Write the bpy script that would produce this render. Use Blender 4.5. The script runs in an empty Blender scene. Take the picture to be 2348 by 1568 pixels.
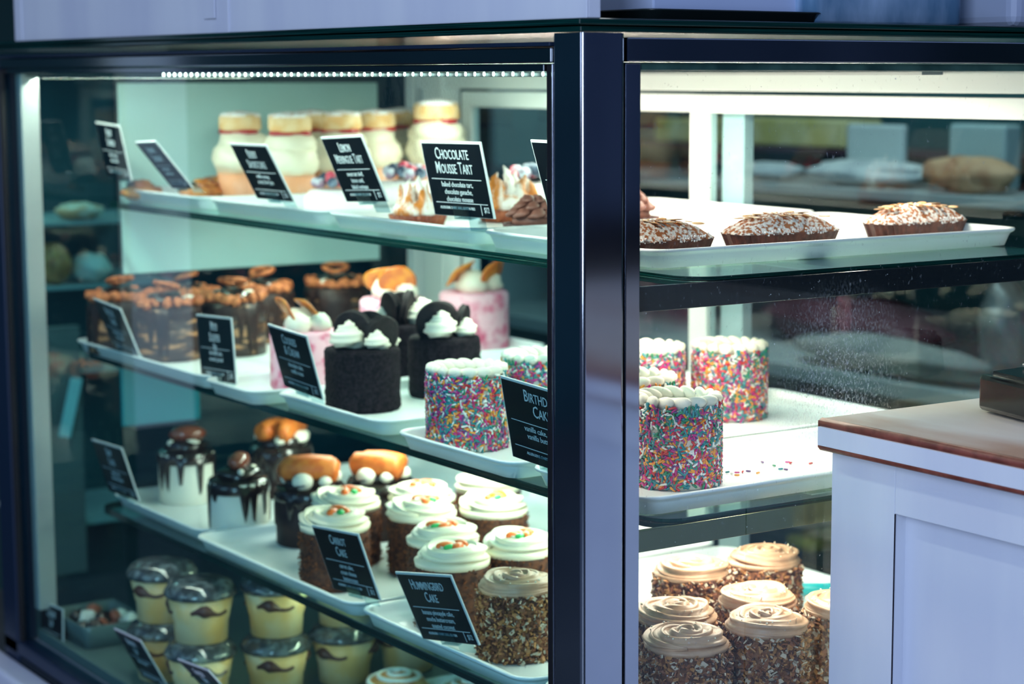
import bpy, bmesh, math, random
from mathutils import Vector, Matrix, noise
random.seed(7)
PI = math.pi
S = bpy.context.scene
COL = S.collection

# ------------------------------------------------------------------ camera
W, H = 2348, 1568
PX, PY, F = 1335.0, 800.0, 4636.87          # principal point and focal length of the lens, in pixels
CAM = Vector((-1.0873, -1.5581, 1.30))
RX = Vector((0.8201, -0.0766, 0.5671)); RY = Vector((-0.5723, -0.1095, 0.8127)); RZ = Vector((-0.0001, -0.9910, -0.1336))
right = Vector((RX[0], RY[0], RZ[0])); down = Vector((RX[1], RY[1], RZ[1])); fwd = Vector((RX[2], RY[2], RZ[2]))
cam_data = bpy.data.cameras.new('camera'); cam = bpy.data.objects.new('camera', cam_data); COL.objects.link(cam)
mw = Matrix.Identity(4)
for i in range(3):
    mw[i][0] = right[i]; mw[i][1] = -down[i]; mw[i][2] = -fwd[i]; mw[i][3] = CAM[i]
cam.matrix_world = mw
cam_data.sensor_width = 36; cam_data.lens = 36 * F / W
cam_data.shift_x = -(PX - W / 2) / W; cam_data.shift_y = (PY - H / 2) / W
cam_data.clip_start = 0.05; cam_data.clip_end = 60
cam_data.dof.use_dof = True; cam_data.dof.focus_distance = 2.10; cam_data.dof.aperture_fstop = 5.0
S.camera = cam

def ray(px, py): return right * ((px - PX) / F) + down * ((py - PY) / F) + fwd
def onz(px, py, z): r = ray(px, py); return CAM + r * ((z - CAM.z) / r.z)
def onx(px, py, x): r = ray(px, py); return CAM + r * ((x - CAM.x) / r.x)
def ony(px, py, y): r = ray(px, py); return CAM + r * ((y - CAM.y) / r.y)

# ------------------------------------------------------------------ view, world, lights
S.view_settings.view_transform = 'Standard'; S.view_settings.look = 'None'
S.view_settings.exposure = 0.0; S.view_settings.gamma = 1.0; S.view_settings.use_curve_mapping = False
w = bpy.data.worlds.new('world'); S.world = w; w.use_nodes = True
nt = w.node_tree; bg = nt.nodes['Background']
tc = nt.nodes.new('ShaderNodeTexCoord'); sx = nt.nodes.new('ShaderNodeSeparateXYZ'); cr = nt.nodes.new('ShaderNodeValToRGB')
nt.links.new(tc.outputs['Generated'], sx.inputs[0]); nt.links.new(sx.outputs['Z'], cr.inputs[0]); nt.links.new(cr.outputs[0], bg.inputs[0])
e = cr.color_ramp.elements
e[0].position = 0.0; e[0].color = (0.045, 0.07, 0.13, 1)
e[1].position = 0.75; e[1].color = (0.42, 0.56, 1.0, 1)
m_ = cr.color_ramp.elements.new(0.35); m_.color = (0.22, 0.33, 0.66, 1)
bg.inputs[1].default_value = 0.74

def area(name, loc, size, power, color, rot=(0, 0, 0), spread=PI):
    l = bpy.data.lights.new(name, 'AREA'); l.shape = 'RECTANGLE'; l.size = size[0]; l.size_y = size[1]
    l.energy = power; l.color = color; l.spread = spread
    o = bpy.data.objects.new(name, l); COL.objects.link(o); o.location = loc; o.rotation_euler = rot
    return o
WARM = (1.0, 0.87, 0.72)
area('led_light_top', (0.045, 0.82, 1.296), (0.02, 1.5), 6.6, WARM, (0, math.radians(-24), 0))
area('led_light_top_back', (0.60, 0.72, 1.300), (0.03, 1.1), 7.0, WARM, (0, math.radians(6), 0))
area('led_light_shelf_upper', (0.40, 0.78, 1.086), (0.03, 1.35), 6.6, WARM)
area('led_light_shelf_middle', (0.38, 0.68, 0.842), (0.03, 1.2), 7.2, WARM)
area('led_light_shelf_lower', (0.38, 0.78, 0.62), (0.03, 0.9), 14.0, (1.0, .78, .56))
area('second_case_fill', (.12, 2.45, 1.31), (.5, .1), 1.6, (.95, 1.0, .92))  # added fill that brings out the pastries beyond the end window
area('back_room_lamp', (1.3, 1.3, 2.35), (.8, 1.2), 22, (0.85, 0.97, 1.0))
area('side_fill', (-3.3, .6, 2.0), (1.4, 1.6), 20, (0.60, 0.74, 1.0), (math.radians(76), 0, math.radians(-92)))  # added fill from the left to brighten the painted board
area('daylight_window', (-3.1, -2.7, 1.9), (1.0, 2.6), 105, (0.62, 0.76, 1.0), (math.radians(82), 0, math.radians(-49)))

# ------------------------------------------------------------------ materials
MATS = {}
def pm(name, c1, c2=None, scale=40, rough=0.5, metal=0.0, bump=0.0, bscale=150, coat=0.0, sss=0.0, spec=0.5, lo=.4, hi=.6, detail=4, stretch=None, c3=None):
    if name in MATS: return MATS[name]
    m = bpy.data.materials.new(name); m.use_nodes = True; n = m.node_tree.nodes; L = m.node_tree.links
    b = n['Principled BSDF']; b.inputs['Base Color'].default_value = (*c1, 1)
    b.inputs['Roughness'].default_value = rough; b.inputs['Metallic'].default_value = metal
    b.inputs['Specular IOR Level'].default_value = spec
    if coat: b.inputs['Coat Weight'].default_value = coat; b.inputs['Coat Roughness'].default_value = .12
    if sss: b.inputs['Subsurface Weight'].default_value = sss; b.inputs['Subsurface Radius'].default_value = (.01, .008, .006); b.inputs['Subsurface Scale'].default_value = .6
    t = n.new('ShaderNodeTexCoord'); src = t.outputs['Object']
    if stretch:
        mp = n.new('ShaderNodeMapping'); mp.inputs['Scale'].default_value = stretch; L.new(src, mp.inputs[0]); src = mp.outputs[0]
    if c2:
        z = n.new('ShaderNodeTexNoise'); z.inputs['Scale'].default_value = scale; z.inputs['Detail'].default_value = detail
        L.new(src, z.inputs['Vector']); r = n.new('ShaderNodeValToRGB')
        r.color_ramp.elements[0].position = lo; r.color_ramp.elements[0].color = (*c1, 1)
        r.color_ramp.elements[1].position = hi; r.color_ramp.elements[1].color = (*c2, 1)
        if c3: q = r.color_ramp.elements.new(min(hi + .12, .95)); q.color = (*c3, 1)
        L.new(z.outputs['Fac'], r.inputs[0]); L.new(r.outputs[0], b.inputs['Base Color'])
    if bump:
        z = n.new('ShaderNodeTexNoise'); z.inputs['Scale'].default_value = bscale; z.inputs['Detail'].default_value = 3
        L.new(src, z.inputs['Vector']); u = n.new('ShaderNodeBump'); u.inputs['Strength'].default_value = bump; u.inputs['Distance'].default_value = .002
        L.new(z.outputs['Fac'], u.inputs['Height']); L.new(u.outputs[0], b.inputs['Normal'])
    MATS[name] = m; return m

def glassmat(name, tint, gloss=1.0, smudge=None, rough=0.0, ior=1.45):
    """thin clear sheet: tinted see-through plus Fresnel reflection, with optional wipe marks"""
    m = bpy.data.materials.new(name); m.use_nodes = True; n = m.node_tree.nodes; L = m.node_tree.links
    n.remove(n['Principled BSDF']); out = n['Material Output']
    tr = n.new('ShaderNodeBsdfTransparent'); tr.inputs[0].default_value = (*tint, 1)
    gl = n.new('ShaderNodeBsdfGlossy'); gl.inputs['Roughness'].default_value = rough; gl.inputs[0].default_value = (.9, 1, 1, 1)
    fr = n.new('ShaderNodeFresnel'); fr.inputs[0].default_value = ior
    mu = n.new('ShaderNodeMath'); mu.operation = 'MULTIPLY'; mu.inputs[1].default_value = gloss; mu.use_clamp = True
    L.new(fr.outputs[0], mu.inputs[0]); mx = n.new('ShaderNodeMixShader')
    ge = n.new('ShaderNodeNewGeometry'); iv = n.new('ShaderNodeMath'); iv.operation = 'SUBTRACT'; iv.inputs[0].default_value = 1; L.new(ge.outputs['Backfacing'], iv.inputs[1])
    mf = n.new('ShaderNodeMath'); mf.operation = 'MULTIPLY'; L.new(mu.outputs[0], mf.inputs[0]); L.new(iv.outputs[0], mf.inputs[1])
    L.new(mf.outputs[0], mx.inputs[0]); L.new(tr.outputs[0], mx.inputs[1]); L.new(gl.outputs[0], mx.inputs[2])
    last = mx
    if smudge:
        t = n.new('ShaderNodeTexCoord')
        df = n.new('ShaderNodeBsdfDiffuse'); df.inputs[0].default_value = (.75, .85, .85, 1)
        def sc(v, scale, lo, hi, amt, rot):
            mp = n.new('ShaderNodeMapping'); mp.inputs['Scale'].default_value = v; mp.inputs['Rotation'].default_value = rot
            L.new(t.outputs['Object'], mp.inputs[0])
            z = n.new('ShaderNodeTexNoise'); z.inputs['Scale'].default_value = scale; z.inputs['Detail'].default_value = 6; L.new(mp.outputs[0], z.inputs['Vector'])
            r = n.new('ShaderNodeMapRange'); r.inputs[1].default_value = lo; r.inputs[2].default_value = hi; r.inputs[3].default_value = 0; r.inputs[4].default_value = amt
            L.new(z.outputs['Fac'], r.inputs[0]); return r.outputs[0]
        a = sc((1, 1, .6), 260, .66, .80, .30, (.75, .6, .5))          # fine scratches
        b2 = sc((1, 1, 1), 260, .72, .78, .9, (0, 0, 0))               # specks
        c = sc((1, 1, .7), 420, .50, .72, .45, (1.0, .9, .6))            # wipe texture, only inside the patch
        g = n.new('ShaderNodeVectorMath'); g.operation = 'DISTANCE'; L.new(t.outputs['Object'], g.inputs[0]); g.inputs[1].default_value = smudge[0]
        pr = n.new('ShaderNodeMapRange'); pr.inputs[1].default_value = smudge[1]; pr.inputs[2].default_value = smudge[1] * .25; pr.inputs[3].default_value = 0; pr.inputs[4].default_value = 1
        L.new(g.outputs['Value'], pr.inputs[0])
        k = n.new('ShaderNodeMath'); k.operation = 'MULTIPLY'; L.new(c, k.inputs[0]); L.new(pr.outputs[0], k.inputs[1])
        s1 = n.new('ShaderNodeMath'); s1.operation = 'ADD'; L.new(a, s1.inputs[0]); L.new(b2, s1.inputs[1])
        s2 = n.new('ShaderNodeMath'); s2.operation = 'ADD'; s2.use_clamp = True; L.new(s1.outputs[0], s2.inputs[0]); L.new(k.outputs[0], s2.inputs[1])
        s3 = n.new('ShaderNodeMath'); s3.operation = 'MULTIPLY'; s3.inputs[1].default_value = smudge[2]; L.new(s2.outputs[0], s3.inputs[0])
        m2 = n.new('ShaderNodeMixShader'); L.new(s3.outputs[0], m2.inputs[0]); L.new(mx.outputs[0], m2.inputs[1]); L.new(df.outputs[0], m2.inputs[2]); last = m2
    L.new(last.outputs[0], out.inputs[0]); MATS[name] = m; return m

def emit(name, c, s):
    m = bpy.data.materials.new(name); m.use_nodes = True; n = m.node_tree.nodes
    b = n['Principled BSDF']; b.inputs['Base Color'].default_value = (*c, 1); b.inputs['Emission Color'].default_value = (*c, 1); b.inputs['Emission Strength'].default_value = s
    return m

chrome = pm('polished steel', (.42, .45, .52), (.50, .53, .60), 3, rough=.10, metal=1, bump=.03, bscale=6)
chrome_d = pm('dark polished steel', (.30, .33, .36), rough=.12, metal=1, bump=.03, bscale=5)
blackrub = pm('black seal', (.004, .004, .006), rough=.5)
navyframe = pm('dark blue metal frame', (.01, .025, .06), rough=.35, metal=.3)
glass_left = glassmat('left window glass', (.79, .95, .95), 1.4, ((0.0, 0.32, 1.27), .16, .10))
glass_right = glassmat('right window glass', (.95, .99, .98), 1.2, ((0.34, 0.01, 0.985), .11, .9))
glass_end = glassmat('end window glass', (.60, .90, .92), 1.2)
glass_shelf = glassmat('shelf glass', (.80, .95, .92), 1.0)
glass_edge = pm('green glass edge', (.001, .010, .009), (.003, .045, .038), 30, rough=.12, spec=.4, stretch=(.2, .2, 40))
white_frame = pm('white painted frame', (.80, .84, .82), rough=.35, bump=.02, bscale=60)
grey_frame = pm('grey brushed frame', (.50, .53, .53), rough=.4, metal=.4)
tray_m = pm('white melamine tray', (.80, .86, .86), rough=.28, spec=.5, bump=.02, bscale=60)
paint = pm('white painted wood', (.74, .78, .86), (.64, .68, .80), 6, rough=.45, bump=.10, bscale=90, stretch=(1, 1, .15), detail=6)
redwood = pm('worn red brown wood edge', (.13, .02, .012), (.25, .06, .04), 40, rough=.45, bump=.2, bscale=90)
cream = pm('white buttercream', (.84, .78, .60), rough=.42, bump=.03, bscale=200)
cream_w = pm('whipped cream', (.80, .76, .64), rough=.5, bump=.04, bscale=160)
mocha = pm('mocha buttercream', (.46, .27, .165), (.54, .34, .22), 60, rough=.42)
choc = pm('dark chocolate', (.016, .008, .007), rough=.22, coat=.4)
crumb_dark = pm('black cookie crumb', (.003, .002, .004), (.018, .012, .018), 240, rough=.8, spec=.12, bump=.9, bscale=420)
cookie_m = pm('black cookie', (.006, .004, .006), (.016, .010, .012), 120, rough=.6, spec=.25, bump=.5, bscale=260)
pink_m = pm('pink berry sponge', (.78, .44, .53), (.60, .10, .20), 42, rough=.55, lo=.46, hi=.62, bump=.1)
sponge = pm('golden sponge', (.78, .45, .18), (.86, .62, .34), 60, rough=.7, bump=.4, bscale=260)
sugar = pm('icing sugar', (.90, .88, .86), (.72, .46, .36), 120, rough=.8, lo=.52, hi=.68, bump=.3)
jam = pm('red jam', (.42, .01, .02), rough=.15, coat=.6)
liner = pm('orange paper case', (.80, .36, .18), (.86, .46, .30), 20, rough=.6)
liner_p = pm('pink brown paper case', (.60, .30, .22), (.70, .42, .34), 20, rough=.6)
pastry = pm('baked pastry', (.42, .13, .035), (.62, .26, .07), 60, rough=.5, bump=.4)
shell_m = pm('tart shell', (.22, .035, .012), (.36, .09, .03), 90, rough=.6, bump=.5)
shell_d = pm('chocolate tart shell', (.055, .016, .016), (.11, .035, .035), 120, rough=.6, bump=.5)
mousse = pm('chocolate mousse', (.20, .075, .055), (.26, .10, .075), 60, rough=.5)
white_mer = pm('white meringue', (.92, .90, .86), rough=.5)
blueb = pm('blueberry', (.02, .035, .075), (.16, .22, .30), 60, rough=.4)
raspb = pm('raspberry', (.62, .02, .07), (.75, .16, .22), 200, rough=.35, bump=.6, bscale=300)
frostb = pm('frosted pale berry', (.55, .62, .68), (.30, .16, .24), 60, rough=.5)
friand_side = pm('dark baked case', (.055, .012, .008), (.12, .03, .018), 90, rough=.5, bump=.5, bscale=300)
friand_top = pm('sugared almond crust', (.40, .13, .04), (.88, .85, .80), 190, rough=.75, lo=.46, hi=.56, bump=.9, bscale=260)
almond = pm('almond flake', (.74, .40, .16), (.85, .62, .36), 100, rough=.5)
carrot_o = pm('orange icing', (.84, .15, .015), rough=.35)
leaf_g = pm('green icing', (.02, .42, .10), rough=.35)
orange_s = pm('dried orange slice', (.82, .30, .03), (.60, .14, .02), 50, rough=.4, coat=.3)
caramel = pm('caramel layer', (.035, .016, .012), (.42, .20, .09), 20, rough=.4, stretch=(1, 1, 4), lo=.52, hi=.62)
pretzel_m = pm('crunchy honeycomb crumble', (.62, .19, .06), (.36, .09, .03), 120, rough=.6, bump=.8, bscale=220)
body_choc = pm('chocolate cake body', (.018, .009, .009), (.04, .018, .015), 30, rough=.5, bump=.2, spec=.25)
mac_m = pm('orange macaron', (.74, .20, .03), (.60, .12, .015), 80, rough=.5, bump=.2)
eclair = pm('brown glazed topping', (.16, .035, .015), (.24, .06, .03), 30, rough=.2, coat=.5)
vanilla = pm('white frosting side', (.78, .76, .66), rough=.5)
custard = pm('banana custard', (.96, .56, .20), (.96, .72, .42), 18, rough=.4)
fudge = pm('brown filling streak', (.10, .035, .025), rough=.4)
lid_m = pm('dark clear lid', (.05, .055, .06), (.22, .25, .26), 70, rough=.08, spec=.9, lo=.45, hi=.7)
black_card = pm('black sign card', (.002, .004, .007), rough=.3, spec=.2)
sleeve = pm('clear acrylic sleeve', (.70, .74, .74), rough=.2)
ink = pm('white print', (.55, .62, .66), rough=.6)
acrylic = glassmat('clear acrylic clip', (.72, .84, .88), 1.6)
dev_black = pm('black glossy plastic', (.003, .004, .004), rough=.18, coat=.15)
steel_pan = pm('brushed blue steel', (.12, .26, .44), (.42, .60, .84), 14, rough=.4, metal=.15, bump=.25, bscale=40, stretch=(1, 3, .4), detail=6)
glazed = pm('glazed bun', (.70, .26, .07), (.82, .42, .16), 30, rough=.3, coat=.4)
pale_panel = pm('pale painted panel', (.50, .76, .72), (.57, .82, .78), 4, rough=.6)

# ------------------------------------------------------------------ mesh helpers
class MB:
    def __init__(s): s.v = []; s.f = []; s.m = []; s.sm = []
    def add(s, v, f, mi=0, smooth=True, mat=None):
        o = len(s.v)
        if mat is not None: v = [mat @ Vector(p) for p in v]
        s.v += [tuple(p) for p in v]; s.f += [tuple(i + o for i in q) for q in f]; s.m += [mi] * len(f); s.sm += [smooth] * len(f); return s
    def mesh(s, name, mats):
        me = bpy.data.meshes.new(name); me.from_pydata(s.v, [], s.f)
        for m in (mats if isinstance(mats, (list, tuple)) else [mats]): me.materials.append(m)
        me.polygons.foreach_set('material_index', s.m); me.polygons.foreach_set('use_smooth', s.sm); me.update()
        return me
    def build(s, name, mats, parent=None):
        o = bpy.data.objects.new(name, s.mesh(name, mats)); COL.objects.link(o)
        if parent: o.parent = parent
        return o
def box(x0, x1, y0, y1, z0, z1, bev=0.0, mb=None, mi=0, mat=None, seg=2):
    mb = mb or MB(); bm = bmesh.new(); bmesh.ops.create_cube(bm, size=1)
    for v in bm.verts: v.co = Vector(((x0 + x1) / 2 + v.co.x * (x1 - x0), (y0 + y1) / 2 + v.co.y * (y1 - y0), (z0 + z1) / 2 + v.co.z * (z1 - z0)))
    if bev: bmesh.ops.bevel(bm, geom=bm.edges[:], offset=bev, segments=seg, affect='EDGES', profile=.5)
    bm.verts.index_update(); mb.add([v.co.copy() for v in bm.verts], [[v.index for v in f.verts] for f in bm.faces], mi, False, mat); bm.free(); return mb
def lathe(prof, seg=32, rf=None, mb=None, mi=0, mat=None, smooth=True, off=(0, 0)):
    mb = mb or MB(); v = []; f = []; n = len(prof)
    for i in range(seg):
        a = 2 * PI * i / seg
        for j, (r, z) in enumerate(prof):
            rr, zz = (r, z) if rf is None else rf(r, z, a, j)
            v.append((off[0] + rr * math.cos(a), off[1] + rr * math.sin(a), zz))
    for i in range(seg):
        k = (i + 1) % seg
        for j in range(n - 1): f.append((i * n + j, k * n + j, k * n + j + 1, i * n + j + 1))
    f.append([i * n + n - 1 for i in range(seg)]); f.append([i * n for i in range(seg)][::-1])
    return mb.add(v, f, mi, smooth, mat)
def blob(c, r, mb=None, mi=0, nz=0.0, ns=30, rot=None, u=14, vv=9, seed=0):
    mb = mb or MB(); r = (r, r, r) if isinstance(r, (int, float)) else r; v = []; f = []
    for i in range(vv + 1):
        t = PI * i / vv
        for j in range(u):
            p = 2 * PI * j / u; d = Vector((math.sin(t) * math.cos(p), math.sin(t) * math.sin(p), math.cos(t)))
            k = 1 + (nz * noise.noise(d * ns / 10 + Vector((seed, seed * 1.7, 3))) if nz else 0)
            q = Vector((d.x * r[0], d.y * r[1], d.z * r[2])) * k
            if rot: q = rot @ q
            v.append(q + Vector(c))
    for i in range(vv):
        for j in range(u):
            k = (j + 1) % u
            f.append((i * u + j, (i + 1) * u + j, (i + 1) * u + k, i * u + k))
    return mb.add(v, f, mi)
def tube(pts, rad, mb=None, mi=0, seg=8, lobes=0, depth=0.0, twist=0.0, flat=1.0, cap=True):
    mb = mb or MB(); pts = [Vector(p) for p in pts]; n = len(pts); v = []; f = []; up = Vector((0, 0, 1))
    for i, p in enumerate(pts):
        t = (pts[min(i + 1, n - 1)] - pts[max(i - 1, 0)]).normalized()
        s = t.cross(up); s = s.normalized() if s.length > 1e-6 else Vector((1, 0, 0)); u_ = s.cross(t).normalized()
        r = rad(i / (n - 1)) if callable(rad) else rad
        for j in range(seg):
            a = 2 * PI * j / seg; k = r * (1 + depth * math.cos(lobes * a + twist * i)) if lobes else r
            v.append(p + s * (k * math.cos(a)) + u_ * (k * math.sin(a) * flat))
    for i in range(n - 1):
        for j in range(seg):
            k = (j + 1) % seg; f.append((i * seg + j, i * seg + k, (i + 1) * seg + k, (i + 1) * seg + j))
    if cap: f.append(list(range(seg))[::-1]); f.append([(n - 1) * seg + j for j in range(seg)])
    return mb.add(v, f, mi)
def loop_pts(x0, x1, y0, y1, r, n=5):
    out = []
    for cx, cy, a0 in ((x1 - r, y1 - r, 0), (x0 + r, y1 - r, 90), (x0 + r, y0 + r, 180), (x1 - r, y0 + r, 270)):
        for i in range(n + 1):
            a = math.radians(a0 + 90 * i / n); out.append((cx + r * math.cos(a), cy + r * math.sin(a)))
    return out
def loft(x0, x1, y0, y1, r, prof, mb=None, mi=0, n=6, smooth=True, capt=True):
    """prof: list of (inset, z) rings"""
    mb = mb or MB(); v = []; f = []; k = 4 * (n + 1)
    for ins, z in prof: v += [(x, y, z) for x, y in loop_pts(x0 + ins, x1 - ins, y0 + ins, y1 - ins, max(r - ins, .001), n)]
    for i in range(len(prof) - 1):
        for j in range(k):
            q = (j + 1) % k; f.append((i * k + j, i * k + q, (i + 1) * k + q, (i + 1) * k + j))
    f.append(list(range(k))[::-1])
    if capt: f.append([(len(prof) - 1) * k + j for j in range(k)])
    return mb.add(v, f, mi, smooth)

def tag(o, label=None, cat=None, group=None, kind=None):
    if label: o['label'] = label
    if cat: o['category'] = cat
    if group: o['group'] = group
    if kind: o['kind'] = kind
    return o
def thing(name, label, cat, loc=(0, 0, 0), group=None, rz=0.0):
    o = bpy.data.objects.new(name, None); COL.objects.link(o); o.location = loc; o.rotation_euler = (0, 0, rz); o.empty_display_size = .02
    return tag(o, label, cat, group)
def dup(root, loc, label, rz=0.0, group=None, sc=1.0):
    def cp(o, par):
        c = o.copy(); COL.objects.link(c)
        if par: c.parent = par
        for ch in list(o.children): cp(ch, c)
        return c
    r = cp(root, None); r.location = loc; r.rotation_euler = (0, 0, rz); r['label'] = label; r.scale = (sc, sc, sc) if isinstance(sc, (int, float)) else sc
    if group: r['group'] = group
    return r
class Kind:
    """first placement uses the built thing, later ones are copies"""
    def __init__(s, maker, cat, group): s.maker = maker; s.cat = cat; s.group = group; s.first = None
    def put(s, loc, label, rz=0.0, sc=1.0):
        if s.first is None:
            s.first = s.maker(); tag(s.first, label, s.cat, s.group); s.first.location = loc; s.first.rotation_euler = (0, 0, rz); s.first.scale = (sc, sc, sc) if isinstance(sc, (int, float)) else sc
            return s.first
        return dup(s.first, loc, label, rz, s.group, sc)
def root(name): return thing(name, 'x', 'x')

# ------------------------------------------------------------------ room
ZS1, ZS2, ZS3, ZD = 1.1007, 0.8575, 0.620, 0.40
def struct(name, mb, m):
    o = mb.build(name, m); o['kind'] = 'structure'; return o
struct('floor', box(-5, 5, -5, 5, -.05, 0), pm('dark tile floor', (.05, .06, .07), (.08, .09, .10), 3, rough=.5))
struct('wall_back', box(2.7, 2.8, -5, 4.6, 0, 2.6), pm('dark teal wall', (.010, .035, .045), (.02, .06, .075), 1.5, rough=.7))
struct('wall_right', box(-.5, 2.8, -2.4, -2.3, .98, 2.6), pm('slate blue wall', (.10, .15, .26), (.24, .30, .48), 2.2, rough=.7, lo=.48, hi=.54, stretch=(3, 1, .15)))  # unseen wall; vertical bands put in to mirror in the top rail
struct('trim_1', box(-.5, 2.8, -2.41, -2.29, 0, .98), pm('dark maroon lower wall', (.006, .008, .02), (.03, .012, .03), 1.6, rough=.7, lo=.5, hi=.7))  # unseen dark lower wall, added so the post mirrors black there
struct('wall_left', box(-5, 2.7, 4.5, 4.6, 0, 2.6), pm('teal grey wall', (.004, .05, .065), (.012, .09, .11), 1.2, rough=.7))
struct('ceiling', box(-1.6, 2.8, -.4, 4.6, 2.6, 2.7), pm('dark ceiling', (.05, .06, .07), rough=.8))
pl = box(-.428, -.308, 1.90, 1.95, .66, 2.6, .004); o = pl.build('white_upright', pm('white pillar paint', (.70, .78, .84), rough=.6)); q = box(-.431, -.305, 1.897, 1.953, 0, .66, .004).build('upright_dark_end', pm('dark reflection end', (.02, .03, .05), rough=.5), o); tag(o, 'narrow white upright board outside the far end of the display case', 'post')  # shows only mirrored; dark lower part added to cut the reflection short

# ------------------------------------------------------------------ display case
case = thing('display_case', 'glass and steel corner display case with lit shelves of cakes and tarts', 'display case', (0, 0, 0))
YL, XB = 1.62, 0.75
def P(name, mb, m, parent=case, label=None):
    o = mb.build(name, m, parent)
    if label: o['label'] = label
    return o
# corner post: square tube with rounded outer corner, grooves towards both windows
mb = loft(0, .050, 0, .050, .0045, [(0, .30), (0, 1.3405)], smooth=False, n=20)
P('corner_post', mb, chrome, label='polished steel corner post')
P('post_flange', box(.006, .040, .0515, .069, .30, 1.3115, .0012), blackrub, label='black window trim beside the post')
P('post_flange', box(.0525, .0705, .003, .040, .30, 1.3125, .0012), chrome)
P('post_edge', box(.001, .006, .0508, .0532, .30, 1.312, .0008), chrome)
# top rails
P('top_rail', box(0, .05, .0515, YL + .04, 1.3125, 1.3275, .0015), chrome_d)
P('top_rail', box(.0525, .80, 0, .05, 1.3135, 1.3365, .0012), chrome_d)
P('rail_lip', box(-.002, .05, .0515, YL + .04, 1.3285, 1.3325, .0008), navyframe)
P('glass_channel', box(.004, .03, .07, YL, 1.3045, 1.3115, .0008), chrome_d)
P('glass_channel', box(.0705, .76, .006, .03, 1.3055, 1.3125, .0008), pm('dark green channel', (.015, .05, .045), (.05, .12, .10), 20, rough=.3))
# left end frame
P('end_post', box(-.004, .03, YL - .01, YL + .055, .30, 1.3275, .003), navyframe, label='dark blue end post')
P('end_stile', box(.02, .05, YL - .052, YL - .03, .44, 1.305, .002), grey_frame, label='pale inner upright')
P('end_seal', box(-.002, .006, YL - .022, YL - .012, .38, 1.31, .001), blackrub)
# bottom frame
P('bottom_rail', box(-.004, .03, .05, YL + .055, .36, .385, .003), navyframe)
P('bottom_rail', box(.05, .80, -.002, .03, .36, .385, .003), navyframe)
P('base_panel', box(-.05, -.006, -.06, YL + .3, .20, .352, .006), paint, label='white painted base ledge')
P('base_cabinet', box(0, .80, 0, YL + .055, .05, .355), pm('case base', (.02, .03, .04), rough=.5))
# windows
P('window_pane', box(.010, .016, .052, YL - .01, .385, 1.3125), glass_left, label='tinted left window')
P('window_pane', box(.052, .78, .010, .016, .385, 1.3135), glass_right, label='clear right window')
P('window_pane', box(.03, XB, YL, YL + .006, .385, 1.31), glass_end, label='end window')
# pale panel on the end window
P('end_panel', box(.2, .684, YL - .006, YL - .001, .975, 1.289, .001), pale_panel, label='pale panel on the end window')
P('end_panel', box(.19, .33, YL - .006, YL - .001, .72, .83, .001), pm('teal reflection patch', (.01, .32, .38), rough=.6), label='small teal reflection patch low on the end window')  # teal patch standing in for the mirrored stripe of the white upright
# glass top
P('top_glass', box(-.008, .83, -.008, YL + .08, 1.3475, 1.3535, .001), glass_edge, label='green edged glass top')
P('top_glass', box(-.004, .83, -.004, YL + .08, 1.3410, 1.3465, .001), glass_edge)
# back frame with sliding doors
P('back_rail', box(XB, XB + .03, 0, YL, 1.279, 1.306, .001), white_frame)
P('back_rail', box(XB, XB + .03, 0, YL, .38, .43, .001), white_frame)
P('back_post', box(XB - .01, XB + .03, 1.585, 1.615, .42, 1.306, .002), white_frame)
P('back_post', box(XB - .01, XB + .03, 1.49, 1.555, .42, 1.306, .002), white_frame)
def sdoor(x, y0, y1, lw, rw):
    d = P('sliding_door', box(x, x + .018, y0, y1, 1.2475, 1.274, .001), white_frame)
    for a, b in ((y0, y0 + rw), (y1 - lw, y1)):
        P('door_stile', box(x, x + .018, a, b, .43, 1.2475, .001), white_frame, d)
    P('door_rail', box(x, x + .018, y0, y1, .43, .46, .001), white_frame, d)
    P('door_glass', box(x + .007, x + .011, y0 + rw, y1 - lw, .46, 1.2475), glassmat('door glass', (.80, .90, .92), .9), d)
sdoor(XB + .001, .02, .80, .042, .04)
sdoor(XB + .022, .70, 1.475, .03, .05)
# glass shelves: rounded corners, green edge all round
def shelf(x0, x1, y0, y1, z, r=.035):
    s = P('glass_shelf', loft(x0 + .002, x1 - .002, y0 + .002, y1 - .002, r, [(0, z - .0095), (0, z - .0005)], smooth=False, n=8), glass_shelf)
    e1 = MB(); k = None
    out = loop_pts(x0, x1, y0, y1, r + .002, 8); inn = loop_pts(x0 + .0025, x1 - .0025, y0 + .0025, y1 - .0025, r, 8); n = len(out)
    for za, zb in ((z - .0048, z), (z - .0100, z - .0052)):
        v = [(x, y, zb) for x, y in out] + [(x, y, za) for x, y in out] + [(x, y, zb) for x, y in inn] + [(x, y, za) for x, y in inn]
        f = []
        for i in range(n):
            j = (i + 1) % n
            f += [(i, i + n, j + n, j), (i, j, j + 2 * n, i + 2 * n), (i + n, i + 3 * n, j + 3 * n, j + n), (i + 2 * n, j + 2 * n, j + 3 * n, i + 3 * n)]
        e1.add(v, f, 0, False)
    P('shelf_edge', e1, glass_edge, s)
shelf(.151, .685, .025, 1.575, ZS1)
shelf(.113, .72, .025, 1.585, ZS2)
shelf(.097, .72, .030, 1.50, ZS3)
P('deck', box(.03, XB - .002, .03, YL - .01, ZD - .02, ZD, .002), pm('case floor', (.10, .16, .16), rough=.4), label='floor plate of the case')
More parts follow.
